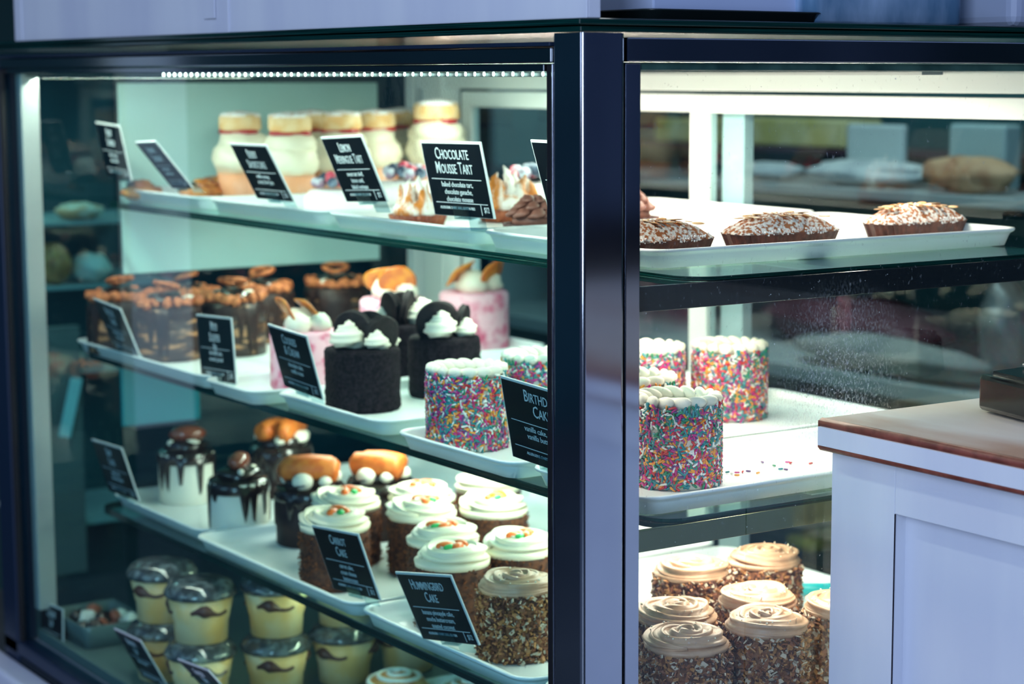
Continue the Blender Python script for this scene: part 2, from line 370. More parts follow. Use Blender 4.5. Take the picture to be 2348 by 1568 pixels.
# steel bars under the shelves along the right window, and light bars under the shelves
P('support_bar', box(.051, .76, .018, .024, 1.0716, 1.0965, .0006), pm('black steel bar', (.012, .016, .02), rough=.12, spec=.5))
P('support_bar', box(.051, .76, .018, .024, .8315, .8535, .0006), pm('steel with olive reflection', (.16, .17, .10), rough=.22, metal=1, bump=.05, bscale=8))  # olive of the mirrored surroundings is put into the steel colour
for z, x, y0, y1 in ((ZS1 - .012, .40, .10, 1.46), (ZS2 - .012, .38, .08, 1.28), (ZS3 - .012, .38, .33, 1.23)):
    P('light_bar', box(x - .018, x + .018, y0, y1, z, z + .0015), grey_frame)
P('light_bar', box(.583, .617, .15, 1.29, 1.3015, 1.305), grey_frame)
P('led_strip', box(.026, .060, .07, YL - .06, 1.2995, 1.3035, .0005), pm('strip housing', (.10, .14, .14), rough=.5), label='top strip of small round lights')
led = emit('led diode', (1.0, .96, .86), 16)
lm = MB(); lathe([(.0003, 0), (.0021, .0005), (.0021, .0013), (.0003, .0018)], 12, mb=lm)
first = None
for i in range(52):
    y = .10 + i * .018
    if first is None: first = lm.build('led', led, case); o = first
    else: o = first.copy(); COL.objects.link(o)
    o.location = (.024, y, 1.3022); o.rotation_euler = (0, -PI / 2, 0)

# ------------------------------------------------------------------ trays
TH = .0035
def tray(x0, x1, y0, y1, z, label, h=.0215, r=.03):
    mb = loft(x0, x1, y0, y1, r, [(.016, .0003), (.012, .0008), (.007, h * .6), (.0055, h - .006), (.0015, h - .004), (0, h - .002), (.0006, h - .0003), (.003, h), (.0065, h - .0005), (.0085, h - .003), (.0095, h * .6), (.017, TH + .0005), (.022, TH)], smooth=True)
    o = mb.build('tray', tray_m); o.location = (0, 0, z); return tag(o, label, 'tray', None)
tray(.165, .715, .105, .455, ZS1, 'white tray under the three sugared almond loaf cakes')
tray(.168, .720, .470, .845, ZS1, 'white tray on the top shelf under the toasted meringue tarts')
tray(.168, .690, .860, 1.220, ZS1, 'white tray on the top shelf under the berry meringues')
tray(.168, .690, 1.235, 1.560, ZS1, 'white tray at the far end of the top shelf')
tray(.105, .690, .040, .262, ZS2, 'white tray with loose sprinkles under the nearest sprinkle cakes')
tray(.095, .690, .275, .540, ZS2, 'white tray behind the loose sprinkles, under the left sprinkle cake')
tray(.112, .690, .595, .893, ZS2, 'white tray under the black cookie crumb cakes')
tray(.085, .690, .900, 1.066, ZS2, 'white tray under the pink cakes, middle shelf')
tray(.095, .690, 1.072, 1.583, ZS2, 'white tray under the crunchy chocolate cakes at the far end of the middle shelf')
tray(.100, .690, .035, .235, ZS3, 'white tray under the nearest coconut cakes on the third shelf')
tray(.092, .690, .245, .630, ZS3, 'white tray on the third shelf below the hummingbird cake card')
tray(.092, .690, .640, 1.125, ZS3, 'white tray under the carrot cakes and the nearer drip cake')
tray(.110, .690, 1.135, 1.480, ZS3, 'white tray at the far end of the third shelf')
F1, F2, F3 = ZS1 + TH + .0004, ZS2 + TH + .0004, ZS3 + TH + .0004

# ------------------------------------------------------------------ sign cards
def text_mesh(lines, small=False):
    """lines: (string, x, y, size, condense) -> one mesh in the card plane"""
    bmx = bmesh.new()
    for s, x, y, size, con in lines:
        c = bpy.data.curves.new('t', 'FONT'); c.body = s; c.size = size; c.align_x = 'CENTER'; c.extrude = .00015; c.resolution_u = 2
        c.offset = size * .002; c.small_caps_scale = .80
        for k_, ch in enumerate(s):
            if small: c.body_format[k_].use_small_caps = ch.islower()
        o = bpy.data.objects.new('t', c); COL.objects.link(o); bpy.context.view_layer.update()
        me = bpy.data.meshes.new_from_object(o.evaluated_get(bpy.context.evaluated_depsgraph_get()))
        me.transform(Matrix.Translation((x, y, 0)) @ Matrix.Diagonal((con, 1, 1, 1))); bmx.from_mesh(me)
        bpy.data.objects.remove(o); bpy.data.curves.remove(c); bpy.data.meshes.remove(me)
    me = bpy.data.meshes.new('lettering'); bmx.to_mesh(me); bmx.free(); me.materials.append(ink); return me
def card(tl, tr, bl, br, xe, label, title, body, foot=('ALLERGENS: DAIRY, EGG, GLUTEN', '$12'), wmin=.10, wmax=.135, hh=.090, clip=True):
    A = onx(bl[0], bl[1], xe); B = onx(br[0], br[1], xe)
    def top(p, q):
        r = ray(*p).normalized(); o_ = CAM - q; t = -(r @ o_) if False else -r.dot(o_); c = o_ + r * t
        s = math.sqrt(max(hh * hh - c.length_squared, 0)); return (o_ + r * (t - s))
    up = (top(tl, A) + top(tr, B)) / 2
    ex = (B - A); wd = min(max(ex.length, wmin), wmax); ex.normalize(); nrm = ex.cross(up).normalized(); uy = nrm.cross(ex).normalized()
    if nrm.x > 0: nrm = -nrm
    mid = (A + B) / 2; h = min(up.length, hh)
    t = thing('price_card', label, 'sign', (0, 0, 0))
    M = Matrix.Identity(4)
    for i in range(3): M[i][0] = ex[i]; M[i][1] = uy[i]; M[i][2] = nrm[i]; M[i][3] = mid[i]
    t.matrix_world = M
    w2 = wd / 2
    P('sleeve', box(-w2, w2, 0, h, -.0022, 0, .0006), sleeve, t)
    P('card', box(-w2 + .0028, w2 - .0028, .001, h - .0028, .0002, .0008), black_card, t)
    k = wd / .12; L = []; y = h - .021
    for s, sz in title: L.append((s.title(), 0, y, sz * 1.12, .66 * k)); y -= sz * .95
    y1 = h * .50; n = len(body)
    for i, s in enumerate(body): L.append((s, 0, y1 - .009 - i * .0088, .0088, .82 * k))
    y2 = h * .185
    L.append((foot[0], -.008 * k, y2 - .0075, .0046, .85 * k)); L.append((foot[1], w2 - .012, y2 - .0095, .0095, .7 * k))
    nt_ = len(title); nb = len(body)
    for nm, ls in (('title_lettering', L[:nt_]), ('description_lettering', L[nt_:nt_ + nb]), ('allergen_lettering', L[nt_ + nb:nt_ + nb + 1]), ('price_lettering', L[nt_ + nb + 1:])):
        o = bpy.data.objects.new(nm, text_mesh(ls, nm == 'title_lettering')); COL.objects.link(o); o.parent = t; o.location = (0, 0, .0011)
    r = box(-w2 + .012, w2 - .012, y1 - .0004, y1 + .0004, .0008, .0012); box(-w2 + .012, w2 - .008, y2 - .0004, y2 + .0004, .0008, .0012, mb=r)
    box(w2 - .024, w2 - .0232, y2 - .013, y2, .0008, .0012, mb=r)
    P('rule', r, ink, t)
    if clip:
        c = box(-.018, .018, -.002, .013, .0015, .0027, .0004); box(-.018, .018, -.003, -.0018, -.016, .0027, .0003, mb=c); box(-.018, .018, -.022, -.003, -.017, -.0158, .0003, mb=c)
        P('clip', c, acrylic, t)
    return t
T = lambda *a: [(s, .0165) for s in a]
card((228,280),(262,285),(250,405),(298,415), .150, 'dark price card at the far left end of the top shelf', T('FRUIT', 'DANISH'), ['butter pastry,', 'seasonal fruit'], wmax=.10)
card((312,325),(362,325),(395,432),(443,432), .150, 'teal looking price card leaning far forward, second from the left on the top shelf', T('ALMOND', 'CROISSANT'), ['butter pastry,', 'almond cream'], wmin=.07, wmax=.09)
card((527,312),(625,352),(590,455),(675,463), .150, 'black price card in front of the orange paper case on the top shelf', T('BERRY', 'SHORTCAKE'), ['vanilla sponge,', 'cream, berry jam'])
card((728,312),(825,312),(795,463),(890,463), .150, 'black price card reading Lemon Meringue Tart', [('LEMON', .0165), ('MERINGUE TART', .0165)], ['sweet tart shell,', 'lemon curd,', 'baked meringue'])
card((960,318),(1087,328),(997,492),(1135,503), .150, 'black price card reading Chocolate Mousse Tart', [('CHOCOLATE', .0180), ('MOUSSE TART', .0180)], ['baked chocolate tart,', 'chocolate ganache,', 'chocolate mousse'], ('ALLERGENS: DAIRY, EGG, GLUTEN FREE', '$12'))
card((1230,318),(1357,332),(1262,500),(1400,515), .150, 'price card half hidden behind the left side of the steel post on the top shelf', T('ALMOND', 'CAKE'), ['almond sponge,', 'icing sugar'])
card((197,683),(262,700),(262,800),(325,828), .110, 'dark price card at the far left end of the middle shelf', T('PRETZEL', 'CAKE'), ['chocolate cake,', 'honeycomb'])
card((447,717),(520,728),(462,868),(543,882), .110, 'upright price card with a three line title in front of the crunchy chocolate cakes', T('MUD', 'SLEEPER', 'PIE')[:3], ['chocolate cake,', 'caramel, pretzel'], hh=.094)
card((614,735),(690,775),(652,885),(742,918), .110, 'black price card between a pink cake and a black crumb cake', T('COOKIES', '& CREAM'), ['chocolate cake,', 'vanilla cream'])
card((1145,853),(1325,920),(1172,1045),(1360,1110), .098, 'black price card reading Birthday Cake beside the sprinkle cake', [('BIRTHDAY', .0170), ('CAKE', .0170)], ['vanilla cake, chantilly,', 'vanilla buttercream'], ('ALLERGENS: DAIRY, GLUTEN', '$12'), wmax=.150, hh=.094)
card((218,1005),(285,1035),(250,1125),(320,1150), .100, 'dark price card at the far left end of the third shelf', T('DRIP', 'CAKE'), ['vanilla cake,', 'chocolate glaze'])
card((727,1197),(822,1235),(765,1350),(873,1377), .090, 'black price card in front of the leftmost carrot cake', T('CARROT', 'CAKE'), ['carrot cake,', 'cream cheese', 'buttercream'])
card((912,1295),(1020,1335),(970,1465),(1100,1480), .090, 'black price card reading Hummingbird Cake', [('HUMMINGBIRD', .0165), ('CAKE', .0165)], ['banana pineapple cake,', 'mocha buttercream,', 'toasted coconut'])

# ------------------------------------------------------------------ cakes
SPR = [pm('sprinkle ' + n, c, rough=.3, coat=.3) for n, c in (('magenta', (.50, .01, .20)), ('teal', (.003, .21, .24)), ('orange', (.80, .30, .02)), ('red', (.55, .02, .02)), ('white', (.72, .74, .70)), ('green', (.01, .22, .10)), ('violet', (.12, .03, .18)))]
def capsule(mb, c, d, n, L, r, mi):
    """small rod, direction d on a surface with normal n"""
    d = d.normalized(); s = d.cross(n).normalized(); v = []; f = []; k = 6
    for t, rr in ((-.5, .45), (-.38, 1), (.38, 1), (.5, .45)):
        for j in range(k):
            a = 2 * PI * j / k; v.append(Vector(c) + d * (t * L) + s * (r * rr * math.cos(a)) + n * (r * rr * math.sin(a)))
    for i in range(3):
        for j in range(k): q = (j + 1) % k; f.append((i * k + j, i * k + q, (i + 1) * k + q, (i + 1) * k + j))
    f += [list(range(k))[::-1], [3 * k + j for j in range(k)]]
    mb.add(v, f, mi)
def rope_border(R, z, n, mb=None):
    mb = mb or MB()
    for i in range(n):
        a = 2 * PI * i / n
        rt = Matrix.Rotation(a, 3, 'Z') @ Matrix.Rotation(-.62, 3, 'Z') @ Matrix.Rotation(.22, 3, 'X')
        blob(((R - .0085) * math.cos(a), (R - .0085) * math.sin(a), z + .0068), (.0064, .0148, .0072), mb=mb, rot=rt, u=16, vv=10)
    return mb
def sprinkle_cake():
    t = root('sprinkle_cake'); R, h = .0465, .086
    P('cake_body', lathe([(.001, 0), (R - .002, 0), (R, .003), (R, h - .004), (R - .003, h), (.001, h)], 40), cream_w, t)
    mb = MB(); rnd = random.Random(3)
    for i in range(2900):
        a = rnd.uniform(0, 2 * PI); z = rnd.uniform(.002, h - .002) if rnd.random() > .08 else rnd.uniform(h - .006, h + .004); n = Vector((math.cos(a), math.sin(a), 0)); tg = Vector((-math.sin(a), math.cos(a), 0))
        b = rnd.uniform(0, PI); d = tg * math.cos(b) + Vector((0, 0, 1)) * math.sin(b) + n * rnd.uniform(-.3, .3)
        capsule(mb, n * (R + .0012 + rnd.uniform(0, .0012)) + Vector((0, 0, z)), d, n, rnd.uniform(.0068, .0102), .0014, rnd.choices(range(7), (21, 22, 14, 15, 14, 9, 8))[0])
    o = mb.build('sprinkles', SPR, t); o['kind'] = 'stuff'
    P('piped_border', rope_border(R + .0015, h, 16), cream_w, t)
    P('frosting_top', lathe([(.001, h + .0005), (R - .010, h + .0005), (R - .011, h + .003), (.001, h + .0035)], 30), cream_w, t)
    return t
K = Kind(sprinkle_cake, 'cake', 'rainbow sprinkle cakes')
def OYp(px, py, y, z): p = ony(px, py, y); return (p.x, y, z)
def B(px, py, z): p = onz(px, py, z); return (p.x, p.y, z)
K.put(B(1551, 1106, F2), 'sprinkle cake with a rope of white cream, nearest one right of the steel post', .2)
K.put(B(1672, 955, F2), 'brightly lit tall sprinkle cake standing alone at the right of the middle shelf', 1.1)
K.put(B(1072, 1022, F2), 'whole sprinkle cake left of the steel post, beside the Birthday Cake card', 2.2)
K.put(B(1240, 985, F2), 'sprinkle cake behind the Birthday Cake card', 3.0)
K.put(B(1483, 962, F2), 'sprinkle cake right of the post, behind and left of the brightly lit one', 4.0)
K.put((onz(1468, 1052, F2).x + .0, onz(1468, 1052, F2).y + .012, F2), 'sprinkle cake directly behind the nearest right one, only its cream rope showing', 5.0)
# loose sprinkles on the empty part of the tray
mbs = []
for c in range(7):
    m2 = MB(); capsule(m2, (0, 0, .0012), Vector((1, 0, 0)), Vector((0, 0, 1)), .006, .0012, 0); mbs.append(m2.mesh('sprinkle', SPR[c]))
for i, (x, y) in enumerate([(1668,1085),(1678,1088),(1690,1086),(1703,1084),(1716,1083),(1738,1087),(1775,1070),(1790,1078),(1800,1075),(1806,1062),(1813,1064),(1802,1079),(1752,1026),(1776,1025),(1790,1022),(1812,1019),(1846,1013),(1859,1065),(1748,1062),(1690,1092)]):
    o = bpy.data.objects.new('sprinkle', mbs[(i * 3 + 1) % 7]); COL.objects.link(o); p = onz(x, y, F2); o.location = (p.x, p.y, F2 + .0003); o.rotation_euler = (0, 0, i * 1.3)
    tag(o, 'loose coloured sugar sprinkle fallen on the empty white tray', 'sprinkle', 'loose sprinkles on the tray')

def flakes(mb, R, h, n, seed, size=(.003, .006), mis=2, base=0, wts=None, out=.0028):
    rnd = random.Random(seed)
    for i in range(n):
        a = rnd.uniform(0, 2 * PI); z = rnd.uniform(.001, h); nn = Vector((math.cos(a), math.sin(a), 0)); p = nn * (R + rnd.uniform(-.001, out)) + Vector((0, 0, z))
        u = Vector([rnd.uniform(-1, 1) for _ in range(3)]).normalized(); v_ = u.cross(nn + Vector([rnd.uniform(-.9, .9) for _ in range(3)])).normalized(); w_ = u.cross(v_)
        L = rnd.uniform(*size) / 2; ww = L * rnd.uniform(.3, .6); th = L * .18
        vs = [p + u * (sx_ * L * (1 if sy_ > 0 else .7)) + v_ * (sy_ * ww) + w_ * (sz_ * th + (L * .25 if sx_ > 0 else 0)) for sx_ in (-1, 1) for sy_ in (-1, 1) for sz_ in (-1, 1)]
        mi = base + (rnd.choices(range(mis), wts)[0] if wts else rnd.randrange(mis))
        mb.add(vs, [(0, 1, 3, 2), (4, 6, 7, 5), (0, 4, 5, 1), (2, 3, 7, 6), (0, 2, 6, 4), (1, 5, 7, 3)], mi, False)
    return mb
def crumbly(R, h, seed, amp=.0016, seg=56, rows=22):
    prof = [(.001, 0)] + [(R * (1 if 0 < j < rows else .96), h * j / rows) for j in range(rows + 1)] + [(R * .8, h + .001), (.001, h + .002)]
    def rf(r, z, a, j):
        k = noise.noise(Vector((math.cos(a) * R * 190 + seed, math.sin(a) * R * 190, z * 190))) * amp
        return (r + k if r > .01 else r), z
    return lathe(prof, seg, rf)
coco = [pm('toasted coconut brown', (.20, .065, .028), (.30, .11, .045), 90, rough=.7), pm('pale coconut flake', (.52, .43, .32), rough=.6), pm('dark coconut crumb', (.08, .025, .014), rough=.7), pm('golden coconut', (.40, .18, .06), rough=.6)]
def rosette(R, z, turns, r0, lobes, pitch=.0, seed=0, hub=True):
    mb = MB(); n = int(46 * turns); pts = []
    for i in range(n + 1):
        t = i / n; a = 2 * PI * turns * t; rad = .004 + (R - r0 - .004) * t
        pts.append((rad * math.cos(a), rad * math.sin(a), z + r0 * .95 + (1 - t) * pitch + .0012 * math.sin(a * 2.3 + seed)))
    tube(pts, lambda t: r0 * (1 if t < .93 else 1 - (t - .93) / .07 * .8), mb=mb, seg=lobes * 4, lobes=lobes, depth=.36, twist=.15)
    lathe([(.001, z - .001), (R - .004, z - .001), (R - .003, z + r0 * .6), (.001, z + r0 * .9)], 32, mb=mb)
    return mb
def humming():
    t = root('coconut_cake'); R, h = .0415, .080
    P('cake_body', crumbly(R - .001, h, 4, .003), pm('dark coconut base', (.10, .035, .015), (.26, .10, .04), 110, rough=.8), t)
    o = flakes(MB(), R, h, 2300, 9, (.0035, .0085), 4, 0, (30, 16, 24, 30), .0036).build('coconut_coating', coco, t); o['kind'] = 'stuff'
    r = rosette(R + .0045, h, 3.6, .0076, 5, .004)
    P('piped_rosette', r, mocha, t)
    mb = MB(); rnd = random.Random(5)
    for i in range(34):
        a = rnd.uniform(0, 2 * PI); q = rnd.uniform(0, R * .95); blob((q * math.cos(a), q * math.sin(a), h + .0165 + rnd.uniform(-.001, .0015)), rnd.uniform(.0006, .0013), mb=mb, u=6, vv=4)
    o = mb.build('sugar_pearls', cream, t); o['kind'] = 'stuff'
    return t
K = Kind(humming, 'cake', 'coconut coated cakes with mocha rosettes'); HT = F3 + .092
def top(px, py, zt, z): p = onz(px, py, zt); return (p.x, p.y, z)
for px, py, rz, lb in ((1575,1460,.3,'coconut cake with mocha rosette, front left one in the lower right window'),(1757,1420,2.9,'coconut cake with mocha rosette, front one beside the white counter leg'),(1552,1404,1.3,'coconut cake half hidden by the post, second row of the lower right group'),
        (1737,1369,2.0,'coconut cake with brightly lit mocha rosette, centre of the lower right group'),(1585,1294,4.0,'coconut cake with whitened rosette, back left in the lower right window'),(1752,1268,5.0,'coconut cake with whitened rosette, furthest back, lower right window'),
        (1936,1376,1.7,'coconut cake cut off by the corner of the white counter'),(1184,1326,3.6,'coconut cake with mocha rosette, left of the steel post on the third shelf')):
    q = top(px, py, HT, F3); K.put(q if q[1] > .17 else OYp(px, 1400, max(q[1], (.080 if px < 1700 else .086) if py > 1410 else (.172 if py > 1300 and px < 1900 else .080)), F3), lb, rz, Vector((1.05, 1.05, 1.0)))
def carrotcake():
    t = root('carrot_cake'); R, h = .0425, .078
    P('cake_body', crumbly(R, h, 14), pm('brown crumb coat', (.12, .035, .012), (.035, .010, .006), 150, rough=.75, lo=.42, hi=.6), t)
    o = flakes(MB(), R, h, 900, 19, (.002, .0045), 3, 0, (40, 30, 30)).build('nut_crumbs', [pm('nut crumb', (.24, .075, .025), rough=.8, spec=.2), pm('dark nut crumb', (.05, .015, .008), rough=.8, spec=.2), pm('mid nut crumb', (.13, .04, .015), rough=.8, spec=.2)], t); o['kind'] = 'stuff'
    P('piped_swirl', rosette(R + .004, h, 2.5, .0105, 7, .002), cream, t)
    for i, (x, y, a) in enumerate(((-.008, -.004, .4), (.006, -.010, 1.2), (.010, .004, 2.2))):
        P('carrot_icing', blob((x, y, h + .0235), (.0115, .0066, .0052), rot=Matrix.Rotation(a, 3, 'Z')), carrot_o, t)
    P('leaf_icing', blob((-.003, -.013, h + .0235), (.0085, .0056, .004), rot=Matrix.Rotation(.6, 3, 'Z')), leaf_g, t)
    return t
K = Kind(carrotcake, 'cake', 'carrot cakes with cream swirls'); CT = F3 + .094
for px, py, rz, lb in ((1037,1262,-.5,'carrot cake nearest the glass, behind the Hummingbird Cake card'),(1015,1214,-.8,'carrot cake just behind the nearest one, green leaf icing clearly showing'),(768,1183,.3,'leftmost carrot cake with its dark brown side showing'),(795,1136,.5,'carrot cake second row, behind the leftmost one'),
        (968,1157,.9,'carrot cake in the middle of the group with a small orange icing dab'),(1190,1236,-.2,'carrot cake beside the left edge of the steel post'),(1132,1148,.1,'bright carrot cake at the right back of the group'),(968,1122,1.6,'carrot cake behind the middle one, cream edge showing'),(1118,1096,2.0,'furthest carrot cake, only its bright top showing under the shelf')):
    K.put(top(px, py, CT, F3), lb, rz, Vector((1.09, 1.09, 1.0)))

def cookiecake():
    t = root('cookie_crumb_cake'); R, h = .050, .082
    P('cake_body', crumbly(R, h, 24, .002), crumb_dark, t)
    for i, (x, y, ry, rz, rr) in enumerate(((-.010, .002, .12, -.75, .031), (.012, .016, -.1, -.1, .029), (.024, -.010, .2, .5, .027))):
        M = Matrix.Translation((x, y, h + rr * .62)) @ Matrix.Rotation(rz, 4, 'Z') @ Matrix.Rotation(PI / 2 + ry, 4, 'X')
        o = P('cookie', lathe([(.001, -.005), (rr - .002, -.005), (rr, -.0035), (rr, -.002), (rr - .003, -.0015), (rr - .003, .0015), (rr, .002), (rr, .0035), (rr - .002, .005), (.001, .005)], 36, mat=M), cookie_m, t)
    for x, y, s in ((-.022, -.018, 1.3), (.014, -.030, .9), (.034, .012, .9)):
        pts = []; 
        for i in range(40):
            q = i / 39; a = 2 * PI * 2.3 * q; rad = .0125 * s * (1 - q * .85); pts.append((x + rad * math.cos(a), y + rad * math.sin(a), h + .007 * s + .019 * s * q))
        P('cream_rosette', tube(pts, lambda q: .0088 * s * (1 - .55 * q), seg=24, lobes=6, depth=.18, twist=.25), cream_w, t)
    return t
K = Kind(cookiecake, 'cake', 'black cookie crumb cakes')
K.put(B(833, 936, F2), 'black crumb cake with half cookies and cream, left one', -.35)
K.put(B(1020, 905, F2), 'black crumb cake with half cookies, beside the sprinkle cake', .25)
K.put(B(930, 868, F2), 'black crumb cake behind the gap between the other two', 1.6)

def pinkcake():
    t = root('pink_berry_cake'); R, h = .049, .082
    P('cake_body', lathe([(.001, 0), (R - .002, 0), (R, .003), (R, h - .004), (R - .004, h), (.001, h)], 40), pink_m, t)
    for x, y, s in ((-.02, -.012, 1), (.012, -.02, .9), (.0, .012, 1.15)):
        P('cream_dollop', blob((x, y, h + .010 * s), (.019 * s, .017 * s, .017 * s), nz=.25, ns=22, seed=x * 900), cream_w, t)
    for x, y, a, b in ((-.026, .004, .5, .9), (.018, .010, -.9, -.5)):
        M = Matrix.Translation((x, y, h + .026)) @ Matrix.Rotation(a, 4, 'Z') @ Matrix.Rotation(b, 4, 'X') @ Matrix.Rotation(.6, 4, 'Y')
        P('orange_slice', lathe([(.001, -.0018), (.025, -.0018), (.028, 0), (.025, .0018), (.001, .0015)], 24, lambda r, z, an, j: (r, z + .002 * math.sin(3 * an) * (r > .01)), mat=M), orange_s, t)
    return t
K = Kind(pinkcake, 'cake', 'pink cakes with cream and dried orange')
K.put(OYp(700, 868, 1.005, F2), 'pink cake behind the card, left of the black crumb cakes', .2)
K.put(B(905, 812, F2), 'pink cake hidden behind the black crumb cakes, orange slice and cream on top', 1.4, 1.1)
K.put(OYp(1088, 812, 1.215, F2), 'pink cake with a curved orange slice, rightmost and furthest back', 2.5, 1.15)

def drip_mesh(R, h, seed, lo=.3, hi=.85, seg=72, nd=11):
    rnd = random.Random(seed); D = [(rnd.uniform(0, 2 * PI), rnd.uniform(lo, hi) * h, rnd.uniform(.07, .12)) for _ in range(nd)]
    def dep(a):
        d = .18 * h
        for c, L, wd in D:
            x = abs((a - c + PI) % (2 * PI) - PI) / wd
            if x < 1.6: d = max(d, L * math.exp(-x ** 4))
        return d
    def rf(r, z, a, j):
        if j < 2: return r, z
        if j in (2, 3, 4): return R + (.0024, .0026, .0015)[j - 2], h - .002 - dep(a) * (.35, .9, 1.0)[j - 2]
        return R - .001, h - .002 - dep(a)
    return lathe([(.001, h + .003), (R - .001, h + .003), (R, 0), (R, 0), (R, 0), (R, 0)], seg, rf)
def dripcake():
    t = root('drip_cake'); R, h = .0445, .080
    P('cake_body', lathe([(.001, 0), (R - .001, 0), (R, .002), (R, h), (.001, h)], 40), vanilla, t)
    P('chocolate_drip', drip_mesh(R, h, 3), choc, t)
    P('chocolate_topping', blob((0, 0, h + .010), (.034, .034, .012), nz=.3), choc, t)
    P('glazed_topping', blob((.002, -.002, h + .028), (.030, .016, .014), rot=Matrix.Rotation(-.6, 3, 'Z')), eclair, t)
    P('cream_dot', blob((-.006, -.020, h + .016), (.014, .006, .006), rot=Matrix.Rotation(-.6, 3, 'Z')), cream_w, t)
    P('cream_dot', blob((.024, -.004, h + .018), (.005, .005, .006)), cream_w, t)
    P('cream_dot', blob((-.026, .006, h + .016), (.006, .005, .005)), cream_w, t)
    return t
K = Kind(dripcake, 'cake', 'white cakes with chocolate drips')
K.put(B(430, 1146, F3), 'white drip cake with a brown glazed top, left one near the far card', .3)
K.put(B(550, 1220, F3), 'white drip cake standing nearer the glass, long dark drips', 1.5)
def maccake():
    t = root('chocolate_topped_cake'); R, h = .050, .080
    P('cake_body', lathe([(.001, 0), (R - .001, 0), (R, .002), (R, h), (.001, h)], 40), body_choc, t)
    P('chocolate_drip', drip_mesh(R, h, 8), choc, t)
    P('chocolate_topping', blob((0, 0, h + .008), (.042, .042, .012), nz=.4), choc, t)
    for y, s in ((-.012, 1.0), (.018, .85)):
        P('orange_biscuit', tube([(-.034 * s, y + .006, h + .026), (-.034 * s, y + .005, h + .026), (0, y, h + .028), (.034 * s, y - .006, h + .026), (.040 * s, y - .007, h + .025)], lambda q: (.0185 if .05 < q < .95 else .013) * s, seg=14), mac_m, t)
    for x, y, r in ((-.010, -.034, .0125), (.034, .006, .010), (-.034, -.006, .008), (.022, -.034, .008), (.005, .036, .010)):
        P('cream_egg', blob((x, y, h + .014), (r * 1.25, r, r), rot=Matrix.Rotation(x * 30, 3, 'Z')), cream_w, t)
    return t
K = Kind(maccake, 'cake', 'chocolate cakes topped with orange biscuits')
MT = F3 + .095
K.put(OYp(712, 1100, 1.050, F3), 'chocolate cake with stacked orange biscuits and white cream eggs', -.5, 1.02)
K.put(OYp(872, 1100, 1.030, F3), 'chocolate cake with one long orange biscuit, under the shelf edge', -.85)
K.put(top(645, 1000, MT, F3), 'chocolate cake with a bright orange top behind the nearer drip cake', .9)

def crunchcake():
    t = root('crunchy_chocolate_cake'); R, h = .052, .082
    def rf(r, z, a, j): return r, z
    P('cake_body', lathe([(.001, 0), (R, 0), (R, .018), (R - .001, .02), (R, .022), (R, .05), (R - .002, .052), (R, .054), (R, h), (.001, h)], 40), caramel, t)
    P('chocolate_drip', drip_mesh(R, h, 5, .75, 1.0, nd=17), body_choc, t)
    mb = MB(); rnd = random.Random(2)
    for i in range(46):
        a = 2 * PI * i / 46 + rnd.uniform(-.1, .1); q = R * rnd.uniform(.72, .98); blob((q * math.cos(a), q * math.sin(a), h + .006 + rnd.uniform(0, .006)), rnd.uniform(.005, .009), mb=mb, nz=.5, ns=40, u=8, vv=6, seed=i)
    o = mb.build('crumble_ring', pretzel_m, t); o['kind'] = 'stuff'
    P('chocolate_topping', blob((0, 0, h + .008), (.034, .034, .014), nz=.5, ns=40), choc, t)
    P('pretzel', tube([(.016 * math.cos(a / 12 * PI), .020 * math.sin(a / 12 * PI), h + .026 + .012 * math.sin(a / 24 * PI)) for a in range(25)], .0042, seg=8), pretzel_m, t)
    P('cream_dot', blob((.030, -.018, h + .012), (.012, .006, .005), rot=Matrix.Rotation(-.5, 3, 'Z')), cream_w, t)
    return t
K = Kind(crunchcake, 'cake', 'chocolate cakes with crunchy tops')
for px, py, rz, lb in ((386,832,.2,'large dark chocolate cake with a strip of orange crumble, behind the upright card'),(537,820,.9,'chocolate cake with tan caramel layers, right of the upright card'),(280,782,1.7,'crunchy chocolate cake at the far left end of the middle shelf'),
        (430,778,2.6,'crunchy chocolate cake second from the left in the back row'),(604,772,3.4,'crunchy chocolate cake with bright orange crumble in the back row'),(772,766,4.2,'crunchy chocolate cake with pale caramel side, rightmost of the back row')):
    q = B(px, py, F2); q = OYp(px, py, q[1] + .05, F2) if q[1] < 1.4 else q; K.put(q if q[1] < 1.51 else OYp(px, py, 1.51, F2), lb, rz)

p = onz(1888, 1345, F3 + .012)
o = tube([(p.x - .03, p.y + .02, F3 + .009), (p.x, p.y, F3 + .009), (p.x + .09, p.y - .045, F3 + .009)], .008, seg=12).build('spatula', pm('teal plastic', (.0, .45, .50), rough=.35)); tag(o, 'bright teal plastic spatula end lying behind the coconut cake cut off by the counter', 'utensil')
